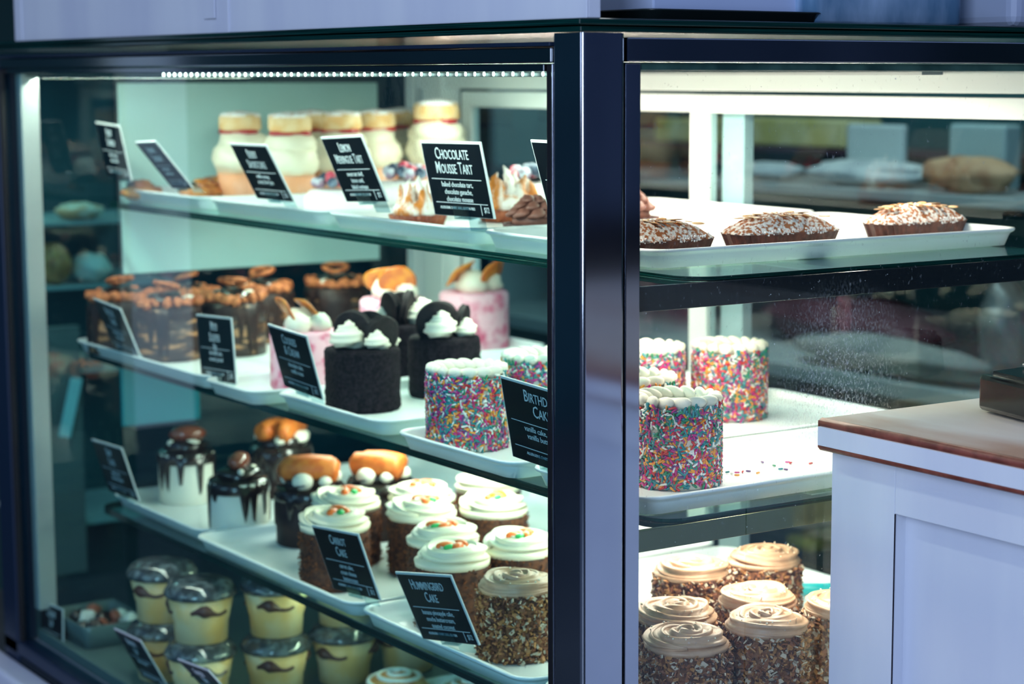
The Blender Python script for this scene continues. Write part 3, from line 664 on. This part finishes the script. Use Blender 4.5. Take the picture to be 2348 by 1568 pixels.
# ------------------------------------------------------------------ top shelf pastries
def fluted(R0, R1, h, n=22, depth=.0014, mb=None, seg=88):
    return lathe([(.001, 0), (R0, 0), (R1, h), (R1 - .003, h), (R1 - .004, h - .003), (.001, h - .003)], seg, lambda r, z, a, j: (r + (depth * math.cos(n * a) if r > .01 else 0), z), mb=mb)
def shortcake():
    t = root('shortcake'); R = .0375
    P('paper_case', lathe([(.001, 0), (.030, 0), (.036, .034), (.0345, .034), (.001, .030)], 72, lambda r, z, a, j: (r + (.0012 * math.cos(24 * a) if r > .01 else 0), z)), liner, t)
    mb = blob((0, 0, .052), (.043, .043, .026), nz=.16, ns=26, u=28, vv=14); blob((.003, -.002, .071), (.039, .039, .019), mb=mb, nz=.2, ns=26)
    P('cream', mb, cream, t)
    P('jam', lathe([(.001, .083), (.0285, .083), (.0305, .085), (.0285, .088), (.001, .088)], 48, lambda r, z, a, j: (r + .004 * math.sin(3 * a) * (r > .01), z)), jam, t)
    P('sponge_cap', lathe([(.001, .087), (.0285, .087), (.0315, .090), (.0310, .103), (.027, .107), (.001, .109)], 32, lambda r, z, a, j: (r * (1 + .05 * math.sin(3 * a + z * 60)), z)), sponge, t)
    P('icing_sugar', lathe([(.001, .1045), (.0305, .1045), (.0275, .1085), (.001, .1120)], 32, lambda r, z, a, j: (r * (1 + .06 * math.sin(5 * a)), z)), sugar, t)
    return t
K = Kind(shortcake, 'cake', 'cream shortcakes in paper cases')
def OY(px, y, z): p = ony(px, 450, y); return (p.x, y, z)
for px, y_, rz, lb in ((556,1.40,.1,'cream shortcake in an orange paper case, leftmost, behind the card'),(666,1.27,.8,'cream shortcake with a red jam line, right of the first card'),(718,1.45,1.5,'cream shortcake just behind the one with the red jam line'),
        (786,1.35,2.2,'cream shortcake above the Lemon Meringue Tart card'),(862,1.42,3.0,'cream shortcake in the back row, right of the Lemon Meringue Tart card'),(922,1.53,3.7,'cream shortcake with a small red jam spot, second from the right'),(1004,1.36,4.4,'tallest brightest cream shortcake, rightmost, behind the Chocolate Mousse Tart card')):
    K.put(OY(px, y_, F1), lb, rz, Vector((1.06, 1.06, 1.27) if px < 990 else (1.22, 1.22, 1.42)))

def pavlova():
    t = root('berry_meringue'); R = .050
    def rf(r, z, a, j): return r * (1 + .05 * math.sin(7 * a + z * 40) + .03 * math.sin(3 * a)), z
    P('meringue_base', lathe([(.001, 0), (R * .95, 0), (R, .008), (R * .97, .022), (R * .8, .032), (.001, .034)], 48, rf), white_mer, t)
    rnd = random.Random(8); first = {}
    for i in range(19):
        q = R * .72 * math.sqrt((i + .5) / 19); a = i * 2.4; z = .040 + .012 * (1 - q / R) + rnd.uniform(-.002, .002)
        k = i % 3; nm = ('blueberry', 'raspberry', 'blueberry')[k]; m = (blueb, raspb, frostb)[k]
        if k not in first: first[k] = blob((0, 0, 0), (.0082, .0082, .0078), u=10, vv=7).build(nm, m, t); o = first[k]
        else: o = first[k].copy(); COL.objects.link(o)
        o.location = (q * math.cos(a), q * math.sin(a), z)
    return t
K = Kind(pavlova, 'meringue', 'white meringues topped with berries')
K.put(OY(775, 1.06, F1), 'berry meringue half behind the Lemon Meringue Tart card', .3)
K.put(OY(938, 1.13, F1), 'berry meringue with dark blueberries, between the two readable cards', 1.1, 1.15)
K.put(OY(1232, .940, F1), 'berry meringue with red berries beside the steel post', 2.3, 1.2)
def meringue():
    t = root('meringue_tart'); 
    P('tart_shell', fluted(.031, .036, .014), shell_m, t)
    mt = pm('toasted meringue', (.90, .86, .80), (.60, .20, .03), 75, rough=.45, lo=.44, hi=.58, stretch=(1, 1, .35))
    mb = blob((0, 0, .018), (.032, .032, .016), u=20, vv=10, nz=.15)
    rnd = random.Random(12)
    for i in range(9):
        q = .026 * math.sqrt((i + .3) / 9); a = i * 2.4; x, y = q * math.cos(a), q * math.sin(a); hh = .052 - q * .7
        pts = [(x + .004 * math.sin(k * 1.1 + i) * k / 6, y + .004 * math.cos(k + i) * k / 6, .014 + hh * k / 6) for k in range(7)]
        tube(pts, lambda s: .0125 * (1 - s) ** .75 + .0005, mb=mb, seg=10)
    P('meringue', mb, mt, t); return t
K = Kind(meringue, 'tart', 'toasted meringue tarts')
K.put(OY(958, .76, F1), 'toasted meringue tart left of the Chocolate Mousse Tart card', .3, 1.05)
K.put(OY(1168, .76, F1), 'toasted meringue tart right of the Chocolate Mousse Tart card', 1.7, 1.2)
def moussetart():
    t = root('chocolate_mousse_tart')
    P('tart_shell', fluted(.030, .035, .014, 20, .0018), shell_d, t)
    mb = lathe([(.001, .010), (.026, .010), (.024, .022), (.014, .034), (.001, .038)], 24)
    for ring, (n, R, z, s) in enumerate(((8, .0185, .021, .9), (6, .012, .030, .8), (4, .005, .038, .7))):
        for i in range(n):
            a = 2 * PI * (i + ring * .5) / n
            pts = [((R + .006 * math.sin(k / 5 * PI)) * math.cos(a + (k - 2.5) * .16), (R + .006 * math.sin(k / 5 * PI)) * math.sin(a + (k - 2.5) * .16), z + .002 * k * s) for k in range(6)]
            tube(pts, lambda q: .0085 * s * (.3 + .7 * math.sin(PI * (.1 + .85 * q))), mb=mb, seg=12, lobes=3, depth=.25, twist=.35, flat=.75)
    P('piped_mousse', mb, mousse, t); return t
K = Kind(moussetart, 'tart', 'chocolate mousse tarts')
K.put(OY(1222, .54, F1), 'chocolate mousse tart with brown piped top, left of the steel post', .4, 1.05)
K.put(OY(1443, .56, F1), 'brown mousse tart peeking out from the right of the steel post', 1.4, 1.1)
def friand():
    t = root('almond_loaf_cake'); L, Wd, h = .150, .058, .023
    n = 96; rings = []; mb = MB(); v = []; f = []
    base = []
    for i in range(n):
        a = 2 * PI * i / n; c, s = math.cos(a), math.sin(a); e_ = .62
        base.append((abs(c) ** e_ * (1 if c > 0 else -1), abs(s) ** e_ * (1 if s > 0 else -1), a))
    prof = [(.86, 0), (.93, h * .5), (1.0, h)]
    for k, z in prof:
        for i, (x, y, a) in enumerate(base): q = k * (1 + .022 * (1 if i % 4 < 2 else -1)); v.append((x * L / 2 * q, y * Wd / 2 * q * 1.0, z))
    for r in range(2):
        for i in range(n): j = (i + 1) % n; f.append((r * n + i, r * n + j, (r + 1) * n + j, (r + 1) * n + i))
    f.append(list(range(n))[::-1]); f.append([2 * n + i for i in range(n)]); mb.add(v, f, 0, False)
    P('baked_case', mb, friand_side, t)
    v = []; f = []; R_ = 14
    for r in range(R_ + 1):
        q = 1 - r / R_
        for i, (x, y, a) in enumerate(base):
            z = h - .001 + .021 * (1 - q ** 2.6) + (.0020 * noise.noise(Vector((x * q * 14, y * q * 7, 3))) + .0009 * noise.noise(Vector((x * q * 50, y * q * 24, 1)))) * (1 if r else .5); qq = q * (1.02 if r < 2 else 1.0)
            v.append((x * L / 2 * qq, y * Wd / 2 * qq, z))
    for r in range(R_):
        for i in range(n): j = (i + 1) % n; f.append((r * n + i, r * n + j, (r + 1) * n + j, (r + 1) * n + i))
    f.append([R_ * n + i for i in range(n)])
    P('sugared_top', MB().add(v, f), friand_top, t)
    mb = MB(); rnd = random.Random(6)
    for i in range(26):
        x = rnd.uniform(-.055, .058); y = rnd.uniform(-.018, .018); z = h + .0205 - (abs(x) / .075) ** 3 * .012 - (abs(y) / .029) ** 2.6 * .012
        rt = Matrix.Rotation(rnd.uniform(0, 6), 3, 'Z') @ Matrix.Rotation(rnd.uniform(-.35, .35), 3, 'X')
        blob((x, y, z), (.0075, .0045, .0006), mb=mb, rot=rt, u=10, vv=4)
    o = mb.build('almond_flakes', almond, t); o['kind'] = 'stuff'
    mb = MB()
    for i in range(220):
        x = rnd.uniform(-.068, .068); s_ = rnd.choice((-1, 1)); blob((x, -.0285 * (1 - (abs(x) / .075) ** 5) * 1.0 + rnd.uniform(-.001, .002), h + rnd.uniform(-.002, .004)), rnd.uniform(.0006, .0014), mb=mb, u=5, vv=4)
    o = mb.build('icing_sugar_grains', sugar, t); o['kind'] = 'stuff'
    return t
K = Kind(friand, 'cake', 'almond loaf cakes dusted with sugar')
def onY(px, y, z): p = ony(px, 540, y); return (p.x, y, z)
K.put(onY(1496, .170, F1), 'sugared loaf cake partly hidden behind the steel post', .02)
K.put(onY(1790, .182, F1), 'sugared almond loaf cake in the middle of the tray', -.03)
K.put(onY(2098, .212, F1), 'thickly sugared loaf cake at the right end of the tray', .03)
# far left pastries
def danish():
    t = root('danish_pastry')
    P('pastry_base', blob((0, 0, .012), (.034, .028, .012), nz=.3, u=18, vv=10), pastry, t)
    P('glazed_top', blob((.004, -.004, .022), (.022, .018, .010), nz=.5, ns=40), pm('glossy brown glaze', (.35, .08, .02), (.60, .24, .06), 60, rough=.2, coat=.5), t)
    return t
K = Kind(danish, 'pastry', 'glazed pastries at the far end of the top shelf')
K.put(OY(462, 1.42, F1), 'dark glazed pastry between the leaning card and the orange paper case', .3, 1.1)
K.put(OY(486, 1.53, F1), 'glazed pastry touching the back of the orange paper case', 1.3)
o = K.put(OY(325, 1.50, F1), 'pinkish glazed pastry between the two far cards', 2.3)

# ------------------------------------------------------------------ bottom deck
def cup():
    t = root('custard_cup'); h = .078
    P('custard', lathe([(.001, .001), (.0375, .001), (.0395, .03), (.041, .032), (.0475, .066), (.001, .067)], 36), custard, t)
    for a in (0, 2.1, 4.2):
        pts = []
        for i in range(12):
            q = i / 11; aa = a + (q - .5) * 1.25; r = .0443; pts.append((r * math.cos(aa), r * math.sin(aa), .048 + .004 * math.sin(q * 6)))
        P('fudge_streak', tube(pts, lambda s: .0025 + .0075 * math.exp(-((s - .35) / .18) ** 2), seg=10, flat=1.0), fudge, t)
    P('lid', lathe([(.001, .066), (.0500, .066), (.0525, .069), (.0525, .074), (.050, .077), (.046, .084), (.036, .089), (.001, .089)], 48, lambda r, z, a, j: (r + (.0006 * math.sin(20 * a) if r > .04 else 0), z)), lid_m, t)
    return t
K = Kind(cup, 'dessert cup', 'stacked cups of yellow custard')
def stack(px, py, lb, n=2, z0=ZD + .0005):
    p = onz(px, py, z0 + .0895)
    if p.x < .092: p = onx(px, py, .092)
    for k in range(n): K.put((p.x + .002 * k, p.y, z0 + k * .0895), lb[k], px * .01)
stack(460, 1483, ['custard cup at the bottom of the leftmost full stack', 'custard cup with a big dark lid, top of the leftmost full stack'])
stack(632, 1450, ['custard cup below the middle stack with a dark swoosh', 'custard cup on top of the middle stack'])
stack(788, 1425, ['custard cup at the bottom right with a small brown spot', 'custard cup directly under the third shelf edge'])
stack(372, 1425, ['shaded custard cup low behind the leftmost stack', 'shaded custard cup lid furthest left in the back'])
stack(935, 1400, ['pale custard cup low at the right, behind the glazed buns'], 1)
tray(.05, .52, .78, .94, ZD, 'white tray on the bottom deck under the glazed buns')
def bun():
    t = root('glazed_bun')
    P('bun', blob((0, 0, .022), (.047, .047, .024), nz=.1, u=28, vv=14), glazed, t)
    P('icing_swirl', tube([((.006 + .036 * i / 60) * math.cos(i * .26), (.006 + .036 * i / 60) * math.sin(i * .26), .0455 - .012 * (i / 60) ** 2.5) for i in range(61)], .0034, seg=8), white_mer, t)
    return t
Kb = Kind(bun, 'bun', 'glazed buns with white icing')
p = onz(910, 1572, ZD + .03); Kb.put((p.x, p.y, ZD + .004), 'glazed bun with white icing swirl at the bottom edge, left one', .3)
p = onz(1078, 1590, ZD + .03); Kb.put((p.x, p.y, ZD + .004), 'glazed bun with white icing swirl at the bottom edge, right one', 1.3)
c0 = onx(232, 1500, .098)
tb = thing('plastic_tub', 'shallow clear tub with red and cream dessert at the far lower left', 'tub', (c0.x, c0.y, ZD))
P('tub_wall', loft(-.055, .055, -.075, .075, .015, [(.006, .0005), (0, .036), (.002, .038), (.005, .034), (.010, .004)]), pm('grey clear plastic', (.10, .16, .16), rough=.2), tb)
mb = MB()
for i in range(16): blob((random.uniform(-.035, .035), random.uniform(-.055, .055), .020 + random.uniform(0, .014)), random.uniform(.010, .017), mb=mb, mi=i % 4, nz=.4, seed=i)
o = mb.build('dessert_pieces', [pm('rusty fruit', (.34, .09, .05), rough=.4), vanilla, choc, pm('pale cream piece', (.55, .60, .55), rough=.5)], tb); o['kind'] = 'stuff'
card((80,1362),(140,1388),(98,1500),(142,1522), .034, 'large dark price card at the lower left corner of the case', T('CUSTARD', 'CUP'), ['vanilla custard'], wmax=.12, clip=False)
card((285,1452),(335,1482),(330,1552),(385,1580), .05, 'dark price card leaning at the bottom, in front of the leftmost custard stack', T('BANANA', 'CUP'), ['banana custard'], wmax=.12, clip=False)
card((458,1532),(520,1572),(500,1612),(570,1640), .05, 'dark price card at the bottom edge below the custard cups', T('GLAZED', 'BUN'), ['soft bun'], wmax=.12, clip=False)

# ------------------------------------------------------------------ on top of the case
t = thing('painted_board', 'long white painted board standing along the left edge of the glass top', 'board', (0, 0, 1.3537))
P('board', box(.003, .017, -.006, 1.53, 0, .22, .001), paint, t)
P('stile', box(.001, .003, -.006, .026, 0, .22, .0006), paint, t)
P('stile', box(.001, .003, .765, .80, 0, .22, .0006), paint, t)
P('mitre_strip', box(-.001, .001, .80, .835, .018, .22, .0006), paint, t)
P('stile', box(.001, .003, 1.50, 1.53, 0, .22, .0006), paint, t)
z0 = 1.3537
def xat(px, y): return ony(px, 20, y).x
x0, x1 = xat(1462, .06), xat(1872, .06)
o = loft(x0, x1, .04, .24, .02, [(.010, 0), (.008, .001), (.002, .010), (0, .011), (.002, .012), (.010, .003)]).build('serving_tray', pm('black tray', (.01, .016, .018), rough=.3)); o.location = (0, 0, z0 + .0001); tag(o, 'black rimmed tray on the glass top right of the post', 'tray')
x0, x1 = xat(1484, .08), xat(1846, .08)
o = box(x0, x1, .07, .2, 0, .10, .002).build('pastry_box', pm('pale blue card', (.46, .55, .78), (.50, .60, .84), 3, rough=.5)); o.location = (0, 0, z0 + .0035); tag(o, 'pale cardboard box sitting on the black tray above the case', 'box')
x0, x1 = xat(1852, .05), xat(2212, .05)
o = loft(x0, x1, .045, .20, .018, [(.006, 0), (.001, .004), (0, .10)]).build('loaf_tin', steel_pan); o.location = (0, 0, z0 + .0002); tag(o, 'crinkled blue grey metal tin on the glass top', 'tin')
x0 = xat(2325, .03)
o = box(x0, x0 + .10, .03, .15, 0, .08, .012, seg=3).build('napkin_holder', pm('pale lilac plastic', (.40, .46, .62), rough=.5)); o.location = (0, 0, z0 + .0002); tag(o, 'pale rounded holder at the top right corner of the picture', 'holder')

# ------------------------------------------------------------------ white counter in front
ZC = .9505
A = onz(1860, 955, ZC); XC = A.x; YC = -.008
t = thing('white_counter', 'white painted wooden counter with worn red brown edges, front right', 'counter', (XC, YC, 0))
mb = MB()
th = .0335
v = []; k = 0
prof = [(0, -.0045), (.0012, -.0012), (.0045, 0), (.80, 0)]
cu = box(.0006, .80, -1.25, 0, ZC - th, ZC, .004, seg=3)
P('worktop', cu, pm('worn white wash top', (.82, .71, .58), (.90, .84, .74), 5, rough=.33, bump=.05, bscale=60, stretch=(1, .3, 1), detail=6, lo=.35, hi=.5, c3=(.62, .38, .26)), t)
fa = box(-.0012, .004, -1.247, -.002, ZC - th + .0055, ZC - .0085, .0003)
P('front_edge', fa, paint, t)
P('worn_edge', tube([(.0042, -1.247 + i * .0622, ZC - .0046) for i in range(21)], .0052, seg=12), redwood, t)
P('worn_edge', tube([(.0038, -1.247 + i * .0622, ZC - th + .0042) for i in range(21)], .0046, seg=12), redwood, t)
P('worn_edge', box(.0006, .0080, -.0035, .0004, ZC - th + .002, ZC - .002, .0012), redwood, t)
sd = .0175
zt = ZC - th - .0003
P('side_stile', box(sd, sd + .02, -.098, -.004, .02, zt, .0008), paint, t)
P('side_stile', box(sd, sd + .02, -1.2, -1.1, .02, zt, .0008), paint, t)
P('side_rail', box(sd, sd + .02, -1.1, -.0985, zt - .052, zt, .0008), paint, t)
P('side_panel', box(sd + .016, sd + .03, -1.1, -.09, .02, zt, 0), paint, t)
dk_ = pm('dark crack', (.01, .008, .02), rough=.8)
P('seam', box(sd - .0003, sd + .001, -.0992, -.0983, .02, zt - .052), dk_, t)
P('seam', box(sd + .0152, sd + .0165, -.32, -.1, zt - .0532, zt - .0518), dk_, t)
P('carcass', box(sd + .031, .78, -1.19, -.006, .02, zt), paint, t)
# black device on the counter
pA = onz(2290, 957, ZC)
dv = thing('card_reader', 'black glossy wedge shaped device at the back of the white counter', 'device', (pA.x, pA.y, ZC), rz=math.radians(-12))
def wedge(mb=None):
    mb = mb or MB()
    bm = bmesh.new(); bmesh.ops.create_cube(bm, size=1)
    for v_ in bm.verts:
        hi = v_.co.z > 0; x = (v_.co.x + .5); y = v_.co.y
        v_.co = Vector((x * .16 + (.006 if hi and x < .5 else 0) , y * (.085 if not hi else .070), (.0435 + .010 * x) if hi else .002))
    bmesh.ops.bevel(bm, geom=bm.edges[:], offset=.006, segments=3, affect='EDGES'); bm.verts.index_update()
    mb.add([q.co.copy() for q in bm.verts], [[q.index for q in f_.verts] for f_ in bm.faces], 0, False); bm.free(); return mb
P('body', wedge(), dev_black, dv)
P('side_fin', box(-.002, .012, -.052, .036, .003, .041, .005, seg=3), dev_black, dv)
P('screen', box(.045, .12, -.022, .022, .0455, .0490, .001, mat=Matrix.Rotation(-.05, 4, 'Y')), pm('grey screen', (.10, .13, .15), rough=.3), dv)

# ------------------------------------------------------------------ behind the case: back counter and shelves
XS = 1.75
def bk(px, py): return onx(px, py, XS)
zsh = bk(2100, 442).z; zc2 = bk(1900, 815).z
t = thing('back_shelf_unit', 'blurred grey shelf unit standing behind the display case', 'shelf', (0, 0, 0))
gs = pm('pale grey shelf', (.30, .36, .36), rough=.5)
P('shelf_board', box(XS, XS + .4, -.6, 2.9, zsh - .02, zsh, .002), gs, t)
P('shelf_board', box(XS - .15, XS + .4, -.6, 2.9, zc2 - .03, zc2, .002), gs, t)
P('back_board', box(XS + .41, XS + .43, -.6, 2.9, .02, 1.7, 0), pm('dark green back board', (.012, .06, .065), (.02, .09, .095), 3, rough=.6), t)
P('shelf_side', box(XS, XS + .4, 2.9, 2.93, .02, 1.7, .002), gs, t)
def item(name, px0, px1, py0, zb, label, cat, m, depth=.12, dx=.02, group=None, sh='box'):
    a = onx(px0, py0, XS + dx); b = onx(px1, py0, XS + dx); y0, y1 = min(a.y, b.y), max(a.y, b.y); z1 = (a.z + b.z) / 2
    if sh == 'box': mb = box(XS + dx, XS + dx + depth, y0, y1, zb, z1, min(.008, (z1 - zb) * .3), seg=3)
    elif sh == 'bag':
        mb = blob((XS + dx + depth / 2, (y0 + y1) / 2, (z1 + zb) / 2), (depth / 2, (y1 - y0) / 2, (z1 - zb) / 2), nz=.25, ns=20, u=24, vv=14, seed=px0)
        mb.v = [(x, y, max(z, zb + .0005)) for x, y, z in mb.v]
    o = mb.build(name, m); return tag(o, label, cat, group)
olive = pm('olive yellow packet', (.46, .41, .12), (.60, .54, .28), 12, rough=.5); white_b = pm('white paper bag', (.58, .62, .60), (.42, .46, .46), 14, rough=.7)
zz = zsh + .001
item('paper_bag', 1640, 1790, 372, zz, 'white paper bag on the back shelf, left one', 'bag', white_b, sh='bag')
item('paper_bag', 1800, 2060, 368, zz, 'wide white paper bag on the back shelf', 'bag', white_b, sh='bag', depth=.16)
zb2 = bk(1800, 350).z
P('shelf_board', box(XS + .2, XS + .4, -.6, 2.9, zb2 - .012, zb2, .002), pm('dark red shelf board', (.05, .02, .03), rough=.5), t)
item('flour_packet', 1640, 1935, 272, zb2 + .001, 'olive yellow packet on the upper back shelf', 'packet', olive, dx=.22)
item('flour_packet', 1500, 1590, 272, zb2 + .001, 'olive yellow packet seen through the left door window', 'packet', olive, dx=.22)
item('plastic_tub', 1940, 2070, 285, zz + .02, 'white container leaning on the upper back shelf', 'container', pm('white plastic', (.50, .58, .56), rough=.4), dx=.165, depth=.02)
item('plastic_tub', 2175, 2305, 285, zz, 'pale container at the right end of the back shelf', 'container', pm('pale grey plastic', (.34, .46, .45), rough=.4), dx=.13, depth=.05)
item('bread_loaf', 2085, 2290, 358, zz, 'brown crusty loaf on the back shelf', 'bread', pm('bread crust', (.34, .15, .07), (.50, .30, .16), 14, rough=.7), sh='bag', depth=.09)
item('storage_box', 1490, 1590, 400, zz, 'dark red box behind the left sliding door', 'box', pm('dark red card', (.20, .05, .04), (.14, .14, .14), 8, rough=.6))
zz = zc2 + .001
item('storage_bag', 1700, 2080, 690, zz, 'dark burgundy bag on the back counter', 'bag', pm('burgundy plastic', (.10, .018, .03), (.16, .05, .07), 10, rough=.5), sh='bag', depth=.2)
item('mixing_bowl', 2215, 2310, 650, zz, 'grey round bowl on the back counter', 'bowl', pm('dull grey steel', (.22, .25, .25), rough=.4, metal=.5), sh='bag', depth=.12)
item('folded_towel', 1770, 2230, 778, zz, 'folded grey cloth on the back counter', 'towel', pm('grey cloth', (.20, .22, .21), (.30, .31, .28), 10, rough=.9), sh='bag', depth=.11, dx=-.14)
o = box(XS - .05, XS + .1, bk(1905, 1225).y, bk(1840, 1225).y, .3, bk(1870, 1225).z, .01).build('storage_crate', pm('olive plastic crate', (.34, .34, .06), (.24, .22, .06), 6, rough=.5)); tag(o, 'olive yellow crate low behind the case, seen beside the white counter', 'crate')

# beyond the end window: another case with pastries
YE = 2.35
def fe(px, py): return ony(px, py, YE)
t = thing('second_display_case', 'dim second pastry case seen through the end window', 'display case', (0, 0, 0))
za = fe(160, 508).z; zb = fe(160, 655).z; zc = fe(160, 850).z
xl, xr = fe(78, 500).x, fe(290, 500).x
dk = pm('dark case metal', (.03, .05, .05), rough=.4, metal=.5)
for z_ in (za, zb, zc, fe(160, 1200).z): P('shelf_board', box(xl, xr + .1, YE, YE + .3, z_ - .008, z_, .001), gs, t)
P('case_back', box(xl, xr + .1, YE + .31, YE + .33, .2, 1.32), pm('case back teal', (.01, .045, .05), rough=.6), t)
P('case_post', box(fe(100, 900).x, fe(176, 900).x, YE - .03, YE - .005, .3, fe(140, 745).z, .002), pm('warm grey post', (.16, .14, .13), rough=.6), t)
P('case_top', box(xl, xr + .1, YE, YE + .33, 1.32, 1.34, .002), gs, t)
def far(name, px0, px1, py0, zb_, lb, m, cat='pastry'):
    a = fe(px0, py0); b = fe(px1, py0)
    mb = blob(((a.x + b.x) / 2, YE + .05, (a.z + zb_) / 2), ((b.x - a.x) / 2, .05, abs(a.z - zb_) / 2), nz=.2, u=20, vv=12, seed=px0); mb.v = [(x, y, max(z, zb_ + .0005)) for x, y, z in mb.v]
    return tag(mb.build(name, m), lb, cat)
cr_m = pm('cream and orange pastry', (.75, .30, .12), (.85, .72, .58), 22, rough=.5)
far('pastry', 150, 255, 468, za, 'orange and cream pastry seen through the end window', cr_m)
far('pastry', 300, 375, 474, za, 'pale pastry beside the end of the top shelf, beyond the end window', cr_m)
far('pastry', 105, 180, 562, zb, 'dim brown pastry on the second shelf beyond the end window', pastry)
far('pastry', 185, 270, 585, zb, 'dim cream pastry on the second shelf beyond the end window', vanilla)
far('pastry', 105, 210, 806, zc, 'pink and cream pastry on the lower shelf beyond the end window', pm('pink cream pastry', (.70, .32, .26), (.80, .70, .60), 18, rough=.5))
a = fe(137, 925); b = box(-.012, .012, -.002, .002, -.06, .06, .001, mat=Matrix.Translation((a.x, YE - .06, a.z)) @ Matrix.Rotation(.25, 4, 'Y'))
o = b.build('paper_ticket', pm('white ticket', (.55, .75, .75), rough=.5)); tag(o, 'pale tilted paper strip hanging in the dim case at far left', 'ticket')
